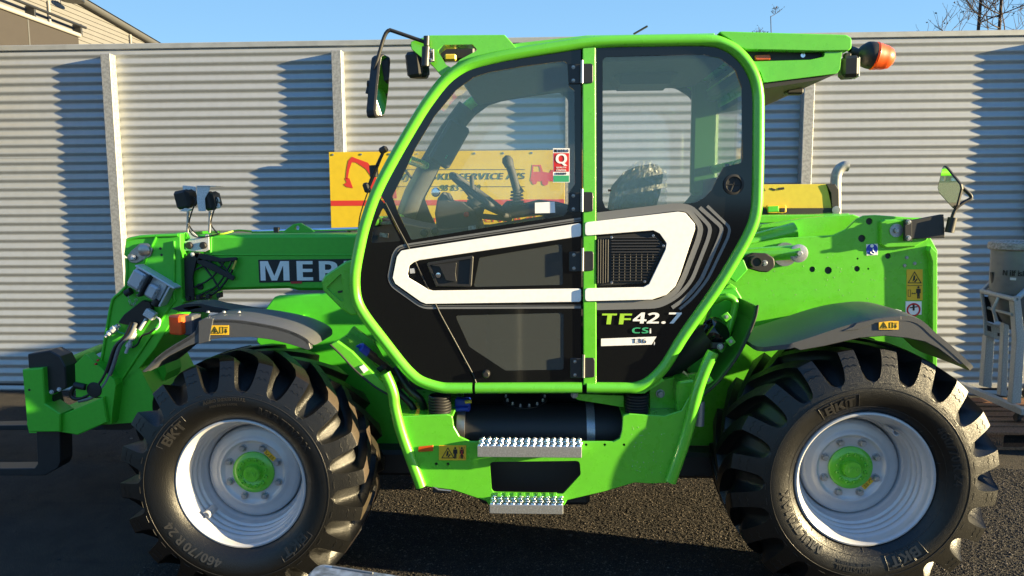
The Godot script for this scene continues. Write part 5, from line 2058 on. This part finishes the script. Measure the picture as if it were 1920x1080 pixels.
func build_rear() -> void:
	var z := -0.62
	# big side plate
	var holes := []
	for q in [[1523.0, 505.0, 5.5], [1553.0, 507.0, 7.0], [1607.0, 504.0, 5.5], [1616.0, 447.0, 7.0], [1665.0, 480.0, 5.5], [1608.0, 485.0, 2.0], [1628.0, 504.0, 2.0], [1630.0, 415.0, 6.5]]:
		var h := []
		for k in 14:
			h.append(q[0] + q[2] * cos(TAU * k / 14))
			h.append(q[1] + q[2] * sin(TAU * k / 14))
		holes.append(outline(h, flat(z)))
	holes.append(outline([1403, 632, 1422, 632, 1422, 646, 1403, 646], flat(z), 0.012))
	var st := S()
	plate(st, outline([1330, 560, 1372, 486, 1384, 474, 1402, 458, 1470, 446, 1562, 441, 1586, 430, 1606, 411, 1620, 404, 1642, 403, 1722, 409, 1745, 446, 1758, 470, 1757, 640, 1757, 800, 1420, 836, 1290, 836, 1290, 640], flat(z), 0.012), flat(z), 0.014, holes, 0.004)
	obj("rear_side_plate", st, M.green, machine)
	for q in [[1523.0, 505.0, 5.7], [1553.0, 507.0, 7.2], [1607.0, 504.0, 5.7], [1616.0, 447.0, 7.2], [1665.0, 480.0, 5.7], [1608.0, 485.0, 2.2], [1628.0, 504.0, 2.2], [1630.0, 415.0, 6.7]]:
		st = S()
		var rad: float = q[2] / 352.0
		lathe(st, [[rad, -0.002], [rad, 0.0], [0.0, 0.0]], flat(0).translated(pt(q[0], q[1], z - 0.009)), 14)
		obj("bolt_hole", st, M.ink, machine)
	sheet("plate_flange", [1746, 462, 1758, 474, 1757, 800, 1748, 800, 1748, 490, 1742, 470], z + 0.042, 0.045, M.green, machine, 0.0, 0.004)
	sheet("mirror_boss", [1651, 416, 1660, 411, 1722, 412, 1740, 420, 1740, 450, 1716, 463, 1662, 465, 1651, 458], z + 0.024, 0.026, M.green, machine, 0.014, 0.006)
	st = S()
	lathe(st, [[0.034, 0.0], [0.034, 0.006], [0.0, 0.006]], flat(0).translated(pt(1680, 432, z + 0.024)), 24)
	obj("boss_washer", st, M.zinc, machine)
	st = S()
	hex(st, flat(0).translated(pt(1680, 432, z + 0.03)), 0.014, 0.016)
	obj("boss_bolt", st, M.zinc, machine)
	# dark body behind the plate
	st = S()
	block(st, turned(Vector3(1.55, 1.05, -1.1)), Vector3(1.1, 0.8, 0.86), 0.02)
	obj("rear_body", st, M.black_steel, machine)
	# inner frame and boom pivot parts above the plate
	sheet("inner_frame", [1404, 470, 1410, 440, 1428, 422, 1500, 410, 1560, 404, 1600, 402, 1616, 408, 1730, 408, 1740, 470], -0.80, 0.05, M.green, machine, 0.01, 0.005)
	sheet("inner_frame_top", [1404, 404, 1560, 402, 1592, 400, 1600, 412, 1404, 420], -1.0, 0.3, M.green, machine, 0.01, 0.005)
	pipe("lift_ram", line3([1380, 462, -0.74, 1490, 432, -0.76]), 0.045, M.green, machine, 20)
	pipe("frame_tube", line3([1390, 480, -0.58, 1498, 472, -0.56]), 0.038, M.green, machine, 18)
	st = S()
	lathe(st, [[0.062, -0.06], [0.062, -0.045], [0.03, -0.045]], flat(0).translated(pt(1478, 478, -0.56)), 28)
	obj("pivot_disc", st, M.steel, machine)
	st = S()
	lathe(st, [[0.047, 0.0], [0.047, 0.008], [0.040, 0.010], [0.0, 0.010]], flat(0).translated(pt(1497, 475, -0.54)), 28)
	obj("pivot_washer", st, M.zinc, machine)
	st = S()
	hex(st, flat(0).translated(pt(1498, 475, -0.53)), 0.016, 0.018)
	obj("pivot_bolt", st, M.zinc, machine)
	sheet("pivot_cover", [1412, 474, 1438, 475, 1452, 484, 1454, 500, 1440, 511, 1424, 510, 1400, 503, 1394, 492, 1398, 480], -0.52, 0.03, M.black_plastic, machine, 0.03, 0.006)
	st = S()
	lathe(st, [[0.030, 0.0], [0.030, 0.05], [0.022, 0.05], [0.022, 0.04], [0.0, 0.04]], flat(0).translated(pt(1414, 490, -0.52)), 20)
	obj("cover_boss", st, M.black_plastic, machine)
	st = S()
	hex(st, flat(0).translated(pt(1434, 493, -0.52)), 0.011, 0.012)
	obj("cover_bolt", st, M.zinc, machine)
	sheet("cab_mount_bracket", [1378, 492, 1394, 486, 1402, 506, 1380, 530, 1368, 520], -0.40, 0.05, M.cast_green, machine, 0.008)
	sheet("cab_mount_bracket", [1340, 560, 1368, 530, 1382, 540, 1380, 585, 1366, 600, 1340, 590], -0.46, 0.04, M.green, machine, 0.015)
	for q in [[1412.0, 436.0, -0.3], [1397.0, 463.0, -0.3], [1388.0, 478.0, -0.3], [1370.0, 504.0, -0.3], [1349.0, 545.0, -0.3]]:
		st = S()
		tube(st, line3([q[0] - 8, q[1] - 2, q[2], q[0] + 1, q[1], q[2]]), 0.007, 8)
		obj("frame_bolt", st, M.chrome, machine)
	# rain drops left on the plate
	var drop := S()
	lathe(drop, [[1.0, 0.0], [0.85, 0.35], [0.5, 0.6], [0.0, 0.7]], Transform3D(), 8)
	drop.generate_normals()
	var mm := MultiMesh.new()
	mm.transform_format = MultiMesh.TRANSFORM_3D
	mm.mesh = drop.commit()
	mm.instance_count = 130
	for i in 130:
		var q := pt(rng.randf_range(1400, 1735), rng.randf_range(470, 590), z)
		if rng.randf() < 0.35:
			q = pt(rng.randf_range(1184, 1246), rng.randf_range(800, 895), -0.08)
		var s := rng.randf_range(0.0010, 0.0024)
		mm.set_instance_transform(i, Transform3D(Basis().scaled(Vector3(s, s * rng.randf_range(1.0, 1.5), s)), q - where[machine]))
	var wet := mat("water_drop", Color(0.9, 0.97, 0.9, 0.35), 0.03)
	wet.transparency = BaseMaterial3D.TRANSPARENCY_ALPHA
	var drops := MultiMeshInstance3D.new()
	drops.name = "rain_drops"
	drops.multimesh = mm
	drops.material_override = wet
	machine.add_child(drops, true)
	drops.set_meta("kind", "stuff")
	# engine cover
	sheet("engine_cover", [1380, 346, 1550, 345, 1561, 391, 1380, 391], -1.45, 0.6, M.hood_yellow, machine, 0.006, 0.006)
	sheet("cover_end", [1549, 345, 1566, 345, 1573, 356, 1574, 402, 1561, 402, 1558, 362], -1.44, 0.62, M.black_plastic, machine, 0.006, 0.006)
	sheet("cover_base", [1380, 391, 1562, 390, 1573, 403, 1380, 406], -1.43, 0.62, M.black_plastic, machine, 0.0, 0.004)
	sheet("cover_catch", [1437, 385, 1474, 384, 1475, 398, 1466, 400, 1440, 400], -1.42, 0.02, M.sticker_yellow, machine, 0.01)
	sheet("catch_pad", [1440, 387, 1460, 386, 1460, 397, 1440, 398], -1.415, 0.01, M.cast_green, machine, 0.004)
	sheet("catch_hole", [1463, 390, 1473, 390, 1472, 398, 1463, 398], -1.416, 0.01, M.ink, machine, 0.004)
	st = S()
	lathe(st, [[0.026, 0.0], [0.026, 0.01], [0.0, 0.012]], flat(0).translated(pt(1567, 394, -1.43)), 20)
	obj("cover_pin", st, M.steel, machine)
	st = S()
	var f := flat(-1.448)
	plate(st, outline([1430, 349, 1436, 358, 1424, 358], f), f, 0.001, [inset(outline([1430, 349, 1436, 358, 1424, 358], f), 0.003)], 0.0)
	plate(st, outline([1446, 352, 1458, 356, 1452, 358, 1444, 355], f), f, 0.001, [], 0.0)
	plate(st, outline([1459, 352, 1470, 351, 1471, 355, 1459, 357], f), f, 0.001, [], 0.0)
	obj("cover_print", st, M.ink, machine)
	var ex := curve(line3([1567, 400, -1.75, 1567, 350, -1.75, 1568, 330, -1.75, 1573, 318, -1.75, 1582, 312, -1.75, 1590, 312, -1.75]), 5)
	pipe("exhaust_pipe", ex, 0.034, M.galvanised, machine, 20)
	# mirror bracket and rear mirror
	sheet("mirror_bracket", [1698, 416, 1712, 412, 1764, 402, 1770, 402, 1772, 446, 1710, 448, 1698, 448], z + 0.05, 0.012, M.black_steel, machine, 0.004)
	sheet("mirror_bracket_flange", [1697, 411, 1710, 411, 1710, 452, 1697, 452], z + 0.064, 0.02, M.black_steel, machine, 0.003)
	for y in [416.0, 446.0]:
		st = S()
		hex(st, flat(0).translated(pt(1703, y, z + 0.064)), 0.010, 0.012)
		obj("bracket_bolt", st, M.zinc, machine)
	pipe("mirror_stem", curve(line3([1781, 432, -0.56, 1784, 412, -0.56, 1792, 392, -0.56, 1806, 380, -0.56, 1820, 372, -0.56, 1818, 364, -0.56, 1804, 352, -0.57])), 0.009, M.black_plastic, machine, 10)
	st = S()
	tube(st, line([1780, 436, 1786, 408], -0.56), 0.022, 14)
	obj("mirror_knuckle", st, M.black_plastic, machine)
	var mx := Transform3D(Basis.from_euler(Vector3(0.0, deg_to_rad(-66), 0.0)), pt(1779, 350, -0.58))
	var shape := outline([1769, 310, 1774, 312, 1801, 345, 1803, 353, 1795, 385, 1790, 392, 1785, 390, 1760, 362, 1757, 352, 1766, 314], mx, 0.01)
	st = S()
	plate(st, shape, mx, 0.014, [], 0.004)
	var head := obj("mirror_head", st, M.black_plastic, machine)
	st = S()
	plate(st, inset(shape, 0.006), mx * flat(0.0012), 0.001, [], 0.0)
	obj("mirror_glass", st, M.mirror, head)
	# labels
	warning(machine, 1700, 505, 1730, 563, z + 0.0022, "keep_clear")
	var hk := sheet("hook_label", [1624, 458, 1646, 457, 1646, 478, 1625, 479], z + 0.002, 0.001, M.white_sticker, machine, 0.0, 0.0)
	st = S()
	lathe(st, [[0.029, -0.001], [0.029, 0.0], [0.0, 0.0]], flat(0).translated(pt(1635, 467.5, z + 0.003)), 24)
	obj("hook_disc", st, M.blue, hk)
	st = S()
	tube(st, curve(line([1637, 466, 1637, 471, 1640, 473, 1638, 476, 1633, 475, 1632, 472], z + 0.0035)), 0.003, 5)
	lathe(st, [[0.009, -0.001], [0.009, 0.0005], [0.0, 0.0005]], flat(0).translated(pt(1635, 461, z + 0.0035)), 12)
	obj("hook_figure", st, M.white_sticker, hk)
	var no := sheet("prohibition_label", [1698, 565, 1728, 565, 1728, 590, 1698, 590], z + 0.002, 0.001, M.white_sticker, machine, 0.0, 0.0)
	st = S()
	lathe(st, [[0.036, -0.001], [0.036, 0.0], [0.027, 0.0], [0.027, -0.001]], flat(0).translated(pt(1713, 581, z + 0.003)), 28)
	obj("prohibition_ring", st, M.red, no)
	st = S()
	tube(st, line([1713, 571, 1713, 582], z + 0.003), 0.005, 6)
	tube(st, line([1706, 577, 1720, 575], z + 0.003), 0.003, 6)
	obj("prohibition_figure", st, M.ink, no)
	for q in [[1700.0, 483.0], [1696.0, 498.0], [1715.0, 494.0]]:
		st = S()
		hex(st, flat(0).translated(pt(q[0], q[1], z)), 0.007, 0.008)
		obj("plate_screw", st, M.zinc, machine)


# a curved sheet: a line in a plane of constant z drawn out to the depth, its corners rounded in plan
func shell(st: SurfaceTool, top: PackedVector3Array, z0: float, depth: float, thick: float, corner: float) -> void:
	var lens := PackedFloat32Array([0.0])
	for i in range(1, top.size()):
		lens.append(lens[i - 1] + top[i].distance_to(top[i - 1]))
	var total := lens[lens.size() - 1]
	var across := 14
	var along := 40
	var upper := []
	var lower := []
	for j in across + 1:
		var v := float(j) / across
		var d := minf(v, 1.0 - v) * depth
		var cutoff := 0.0
		if d < corner:
			cutoff = corner - sqrt(maxf(0.0, corner * corner - (corner - d) * (corner - d)))
		var hi := []
		var lo := []
		for i in along + 1:
			var s := lerpf(cutoff * 1.3, total - cutoff * 0.4, float(i) / along)
			var k := 0
			while k < lens.size() - 2 and lens[k + 1] < s:
				k += 1
			var f := (s - lens[k]) / maxf(lens[k + 1] - lens[k], 1e-6)
			var p := top[k].lerp(top[k + 1], clampf(f, 0, 1))
			var t := (top[k + 1] - top[k]).normalized()
			var n := Vector3(-t.y, t.x, 0)
			p.z = z0 - v * depth
			p += n * (0.010 * (1.0 - pow(absf(v * 2.0 - 1.0), 4.0)) - 0.006)
			hi.append(p)
			lo.append(p - n * thick)
		upper.append(hi)
		lower.append(lo)
	st.set_smooth_group(0)
	for j in across:
		for i in along:
			quad(st, upper[j][i], upper[j][i + 1], upper[j + 1][i + 1], upper[j + 1][i])
	st.set_smooth_group(1)
	for j in across:
		for i in along:
			quad(st, lower[j][i], lower[j + 1][i], lower[j + 1][i + 1], lower[j][i + 1])
	st.set_smooth_group(2)
	for i in along:
		quad(st, lower[0][i], lower[0][i + 1], upper[0][i + 1], upper[0][i])
		quad(st, lower[across][i + 1], lower[across][i], upper[across][i], upper[across][i + 1])
	for j in across:
		quad(st, lower[j + 1][0], lower[j][0], upper[j][0], upper[j + 1][0])
		quad(st, lower[j][along], lower[j + 1][along], upper[j + 1][along], upper[j][along])
	st.set_smooth_group(-1)


func build_fenders() -> void:
	# front
	var st := S()
	var front := curve(line([265, 697, 282, 677, 308, 656, 344, 634, 364, 620, 370, 604, 382, 598, 420, 596, 460, 599, 520, 610, 556, 622, 580, 636, 586, 650], 0.0), 3)
	shell(st, front, 0.0, 0.36, 0.016, 0.06)
	plate(st, outline([266, 697, 308, 659, 344, 637, 366, 624, 372, 606, 384, 601, 420, 599, 460, 602, 520, 613, 554, 624, 578, 638, 583, 655, 576, 656, 545, 646, 510, 637, 470, 632, 420, 633, 385, 638, 352, 649, 311, 670, 272, 698], flat(0.0), 0.006), flat(0.0), 0.03, [], 0.006)
	obj("front_fender", st, M.fender, machine)
	sheet("fender_lip", [372, 602, 384, 596, 400, 598, 392, 640, 372, 645], 0.004, 0.02, M.fender, machine, 0.004, 0.004)
	st = S()
	plate(st, outline([320, 579, 345, 570, 376, 569, 400, 575, 470, 586, 470, 592, 400, 586, 340, 585], flat(-0.28)), flat(-0.28), 0.16, [outline([342, 577, 372, 573, 380, 576, 352, 582], flat(-0.28))], 0.002)
	obj("lamp_rack", st, M.black_plastic, machine)
	for x in [390.0, 420.0, 448.0]:
		st = S()
		hex(st, turned(pt(x, 586, -0.12), -PI / 2), 0.008, 0.008)
		obj("rack_bolt", st, M.zinc, machine)
	st = S()
	block(st, turned(pt(361, 608, -0.10)), Vector3(0.05, 0.095, 0.09), 0.006)
	obj("lamp_housing", st, M.fender, machine)
	st = S()
	block(st, Transform3D(Basis.from_euler(Vector3(0, -0.35, 0)), pt(337, 608, -0.07)), Vector3(0.075, 0.092, 0.07), 0.008)
	obj("turn_signal", st, M.amber, machine)
	warning(machine, 392, 610, 429, 628, 0.003, "press")
	# rear: a shell that follows the wheel, ends rounded in plan, with a skirt on the near side
	st = S()
	var top := curve(line([1424, 656, 1470, 645, 1520, 630, 1570, 613, 1620, 599, 1665, 592, 1705, 590, 1732, 600, 1754, 620, 1792, 652, 1837, 694], 0.02), 3)
	shell(st, top, 0.02, 0.50, 0.022, 0.10)
	plate(st, outline([1480, 648, 1520, 635, 1570, 618, 1620, 604, 1665, 597, 1704, 595, 1728, 604, 1750, 623, 1790, 656, 1815, 680, 1800, 684, 1760, 654, 1735, 641, 1700, 634, 1660, 630, 1610, 634, 1545, 649, 1500, 657], flat(0.018), 0.008), flat(0.018), 0.03, [], 0.006)
	obj("rear_fender", st, M.fender, machine)
	sheet("rear_fender_pad", [1575, 622, 1600, 612, 1606, 606, 1640, 598, 1690, 593, 1690, 600, 1640, 606, 1610, 618], 0.024, 0.02, M.fender, machine, 0.004, 0.004)
	warning(machine, 1648, 602, 1685, 618, 0.0235, "press")
	for q in [[1486.0, 628.0], [1511.0, 640.0]]:
		st = S()
		lathe(st, [[0.008, 0.0], [0.008, 0.004], [0.0, 0.006]], turned(pt(q[0], q[1], -0.12), -PI / 2 + 0.3), 10)
		obj("fender_bolt", st, M.zinc, machine)
	st = S()
	block(st, turned(pt(1668, 582, -0.30), 0, 0, 0.02), Vector3(0.09, 0.004, 0.05), 0.001)
	obj("fender_label", st, M.white_sticker, machine)
	# brackets that hang the fenders on the frame
	for x in [[1600.0, 625.0], [470.0, 625.0]]:
		st = S()
		var p := pt(x[0], x[1], 0.0)
		block(st, turned(Vector3(p.x, p.y - 0.02, -0.48)), Vector3(0.10, 0.03, 0.36), 0.006)
		obj("fender_bracket", st, M.green, machine)


func build_pallet() -> void:
	var x0 := 3.36
	var zf := -2.32
	var t := thing("wooden_pallet", "worn brown wooden pallet on the asphalt under the vacuum separator, by the rear wheel", "pallet", Vector3(x0 + 0.6, 0, zf - 0.5))
	var st := S()
	for i in 7:
		st = S()
		var d := 0.145 if i in [0, 3, 6] else 0.10
		block(st, turned(Vector3(x0 + 0.6, 0.134, zf - 0.05 - 0.15 * i), 0, rng.randf_range(-0.01, 0.01), 0), Vector3(1.2, 0.022, d * 0.92), 0.003)
		obj("deck_board", st, M.wood, t)
	for j in 3:
		st = S()
		block(st, turned(Vector3(x0 + 0.07 + 0.53 * j, 0.112, zf - 0.5)), Vector3(0.145, 0.022, 1.0), 0.003)
		obj("stringer_board", st, M.wood, t)
		for i in 3:
			st = S()
			block(st, turned(Vector3(x0 + 0.07 + 0.53 * j, 0.061, zf - 0.06 - 0.44 * i)), Vector3(0.145, 0.078, 0.11), 0.004)
			obj("pallet_block", st, M.wood, t)
	for i in 3:
		st = S()
		block(st, turned(Vector3(x0 + 0.6, 0.011, zf - 0.06 - 0.44 * i)), Vector3(1.2, 0.022, 0.12), 0.003)
		obj("bottom_board", st, M.wood, t)
	var tm := letters("EPAL", true, 0.02)
	place("branded_mark", tm, M.ink, t, Transform3D(Basis().scaled(Vector3(0.09, 0.09, 0.05)), Vector3(x0 + 0.078, 0.050, zf - 0.0048)))
	st = S()
	var c := Vector3(x0 + 0.078, 0.063, zf - 0.0045)
	var ov := PackedVector3Array()
	for k in 20:
		ov.append(c + Vector3(0.055 * cos(TAU * k / 20), 0.028 * sin(TAU * k / 20), 0))
	tube(st, ov, 0.0012, 4, true)
	obj("brand_oval", st, M.ink, t)


func build_vacuum() -> void:
	var t := thing("vacuum_separator", "grey industrial vacuum drum in a galvanised wheeled frame at the right edge", "vacuum", Vector3(4.05, 0.145, -2.95))
	var zc := -2.80
	var c := pt(1921, 455, zc)
	var dx := Transform3D(Basis.from_euler(Vector3(-PI / 2, 0, 0)), Vector3(c.x, 0, zc))
	var st := S()
	lathe(st, [[0.0, 0.86], [0.10, 0.86], [0.17, 0.98], [0.222, 1.10], [0.228, 1.52], [0.226, 1.53]], dx, 40)
	var drum := obj("drum", st, M.drum_grey, t)
	st = S()
	lathe(st, [[0.232, 1.50], [0.248, 1.51], [0.252, 1.535], [0.246, 1.56], [0.225, 1.572], [0.20, 1.566], [0.19, 1.55], [0.0, 1.56]], dx, 44)
	obj("drum_lid", st, M.drum_lid, t)
	# lettering bent round the drum
	st = S()
	var words := "Nilfisk"
	var a := deg_to_rad(-152.0)
	for i in words.length():
		var ltr := letters(words[i], true, 0.02)
		var box := ltr.get_aabb()
		var k := 0.118
		var b := Basis(Vector3.UP, a + PI / 2).scaled(Vector3(k, k, k))
		var p := Vector3(c.x + 0.2285 * cos(a), 1.325, zc - 0.2285 * sin(a))
		st.append_from(ltr, 0, Transform3D(b, p - b * Vector3(box.get_center().x, 0, 0)))
		a += (box.size.x * k + 0.005) / 0.228
	# ring with a bar before the name
	var rp := PackedVector3Array()
	for k in 14:
		var an := deg_to_rad(-161.0) + 0.075 * cos(TAU * k / 14)
		rp.append(Vector3(c.x + 0.2288 * cos(an), 1.349 + 0.021 * sin(TAU * k / 14), zc - 0.2288 * sin(an)))
	tube(st, rp, 0.003, 5, true)
	var lm := st.commit()
	obj("drum_lettering", lm, M.ink, t)
	st = S()
	for k in 3:
		var a0 := deg_to_rad(-142.0) + 0.06 * k
		var a1 := a0 + 0.06
		quad(st, Vector3(c.x + 0.230 * cos(a0), 1.272, zc - 0.230 * sin(a0)), Vector3(c.x + 0.230 * cos(a1), 1.272, zc - 0.230 * sin(a1)), Vector3(c.x + 0.230 * cos(a1), 1.292, zc - 0.230 * sin(a1)), Vector3(c.x + 0.230 * cos(a0), 1.292, zc - 0.230 * sin(a0)))
	obj("drum_label", st, M.trim_white, t)
	# two base beams running back, with cross pieces
	var n := pt(1916, 770, -2.5)
	var bx := n.x + 0.02
	var by := n.y - 0.01
	for x in [bx, bx + 0.55]:
		st = S()
		block(st, turned(Vector3(x, by, -2.95)), Vector3(0.06, 0.05, 0.92), 0.004)
		obj("base_beam", st, M.frame_zinc, t)
		for z in [-2.56, -3.34]:
			st = S()
			var r := by - 0.025 - 0.146
			lathe(st, [[0.0, -0.012], [r * 0.40, -0.014], [r * 0.42, 0.0], [r * 0.40, 0.014], [0.0, 0.012]], turned(Vector3(x, 0.146 + r * 0.42, z - 0.02), 0, PI / 2, 0), 18)
			block(st, turned(Vector3(x, 0.146 + r * 0.78, z)), Vector3(0.045, r * 0.44, 0.045), 0.004)
			obj("caster", st, M.black_plastic, t)
	st = S()
	for z in [-2.56, -3.36]:
		block(st, turned(Vector3(bx + 0.275, by + 0.004, z)), Vector3(0.49, 0.04, 0.05), 0.003)
	obj("cross_beam", st, M.frame_zinc, t)
	# uprights
	sheet("upright", [1897, 757, 1915, 757, 1922, 636, 1914, 558, 1900, 558, 1903, 590, 1906, 640], -2.55, 0.06, M.frame_zinc, t, 0.0, 0.004)
	sheet("upright", [1876, 742, 1888, 744, 1893, 610, 1883, 606], -2.75, 0.05, M.frame_zinc, t, 0.0, 0.004)
	sheet("upright", [1843, 725, 1860, 728, 1865, 634, 1850, 630], -2.95, 0.06, M.frame_zinc, t, 0.0, 0.004)
	sheet("upright", [1990, 757, 2010, 757, 2012, 560, 1996, 560], -2.55, 0.06, M.frame_zinc, t, 0.0, 0.004)
	sheet("side_plate", [1845, 600, 1884, 617, 1888, 642, 1846, 629], -2.90, 0.012, M.frame_zinc, t, 0.0, 0.003)
	sheet("plate_slot", [1851, 610, 1858, 612, 1859, 622, 1852, 620], -2.896, 0.004, M.ink, t, 0.0, 0.0)
	sheet("plate_slot", [1871, 624, 1876, 625, 1876, 631, 1871, 630], -2.896, 0.004, M.ink, t, 0.0, 0.0)
	# lifting linkage
	pipe("handle_bar", line3([1841, 546, -2.95, 1905, 562, -2.52]), 0.020, M.frame_zinc, t, 14)
	pipe("link_bar", line3([1852, 577, -2.95, 1898, 590, -2.58]), 0.013, M.frame_zinc, t, 12)
	var st2 := S()
	lathe(st2, [[0.026, -0.01], [0.026, 0.012], [0.012, 0.012], [0.010, 0.0], [0.0, 0.0]], Transform3D(Basis(), pt(1905, 561, -2.51)), 16)
	obj("bar_end", st2, M.frame_zinc, t)
	pipe("link_arm", line3([1841, 547, -2.95, 1848, 606, -2.95]), 0.015, M.frame_zinc, t, 8)
	pipe("link_arm", line3([1842, 546, -2.95, 1858, 530, -3.0]), 0.018, M.frame_zinc, t, 6)
	pipe("link_arm", line3([1873, 556, -2.72, 1862, 580, -2.72, 1869, 602, -2.72]), 0.013, M.frame_zinc, t, 6)
	pipe("link_arm", line3([1906, 561, -2.53, 1928, 540, -2.58]), 0.028, M.frame_zinc, t, 4)
	sheet("linkage_plate", [1845, 556, 1856, 557, 1865, 606, 1852, 602], -2.94, 0.012, M.black_steel, t, 0.0, 0.003)
	sheet("lever_plate", [1860, 511, 1873, 508, 1886, 590, 1884, 606, 1872, 602], -2.80, 0.03, M.black_steel, t, 0.0, 0.004)
	pipe("gas_strut", line3([1872, 520, -2.76, 1883, 552, -2.76]), 0.006, M.chrome, t, 8)


func build_post() -> void:
	# rounded pale metal top close to the camera at the bottom of the picture
	var zf := 2.0
	var y := pt(690, 1053, zf).y
	var x0 := pt(587, 1060, zf).x
	var t := thing("metal_cabinet", "pale blue grey rounded metal top in the foreground at the bottom edge", "cabinet", Vector3(x0 + 0.12, 0, zf + 0.12))
	var st := S()
	var p := PackedVector2Array([Vector2(x0, -0.24), Vector2(x0 + 0.26, -0.24), Vector2(x0 + 0.26, -0.062), Vector2(x0 + 0.02, 0.0), Vector2(x0, -0.02)])
	p = tidy(rounded(p, 0.05, 6))
	var xf := Transform3D(Basis(Vector3(1, 0, 0), Vector3(0, 0, -1), Vector3(0, 1, 0)), Vector3(0, y, zf))
	plate(st, p, xf, y - 0.002, [], 0.012)
	obj("cabinet_body", st, M.frost_metal, t)
	st = S()
	block(st, turned(Vector3(x0 + 0.085, y + 0.001, zf + 0.035), 0, -0.26, 0), Vector3(0.085, 0.004, 0.004), 0.001)
	obj("lid_seam", st, M.grey_sticker, t)
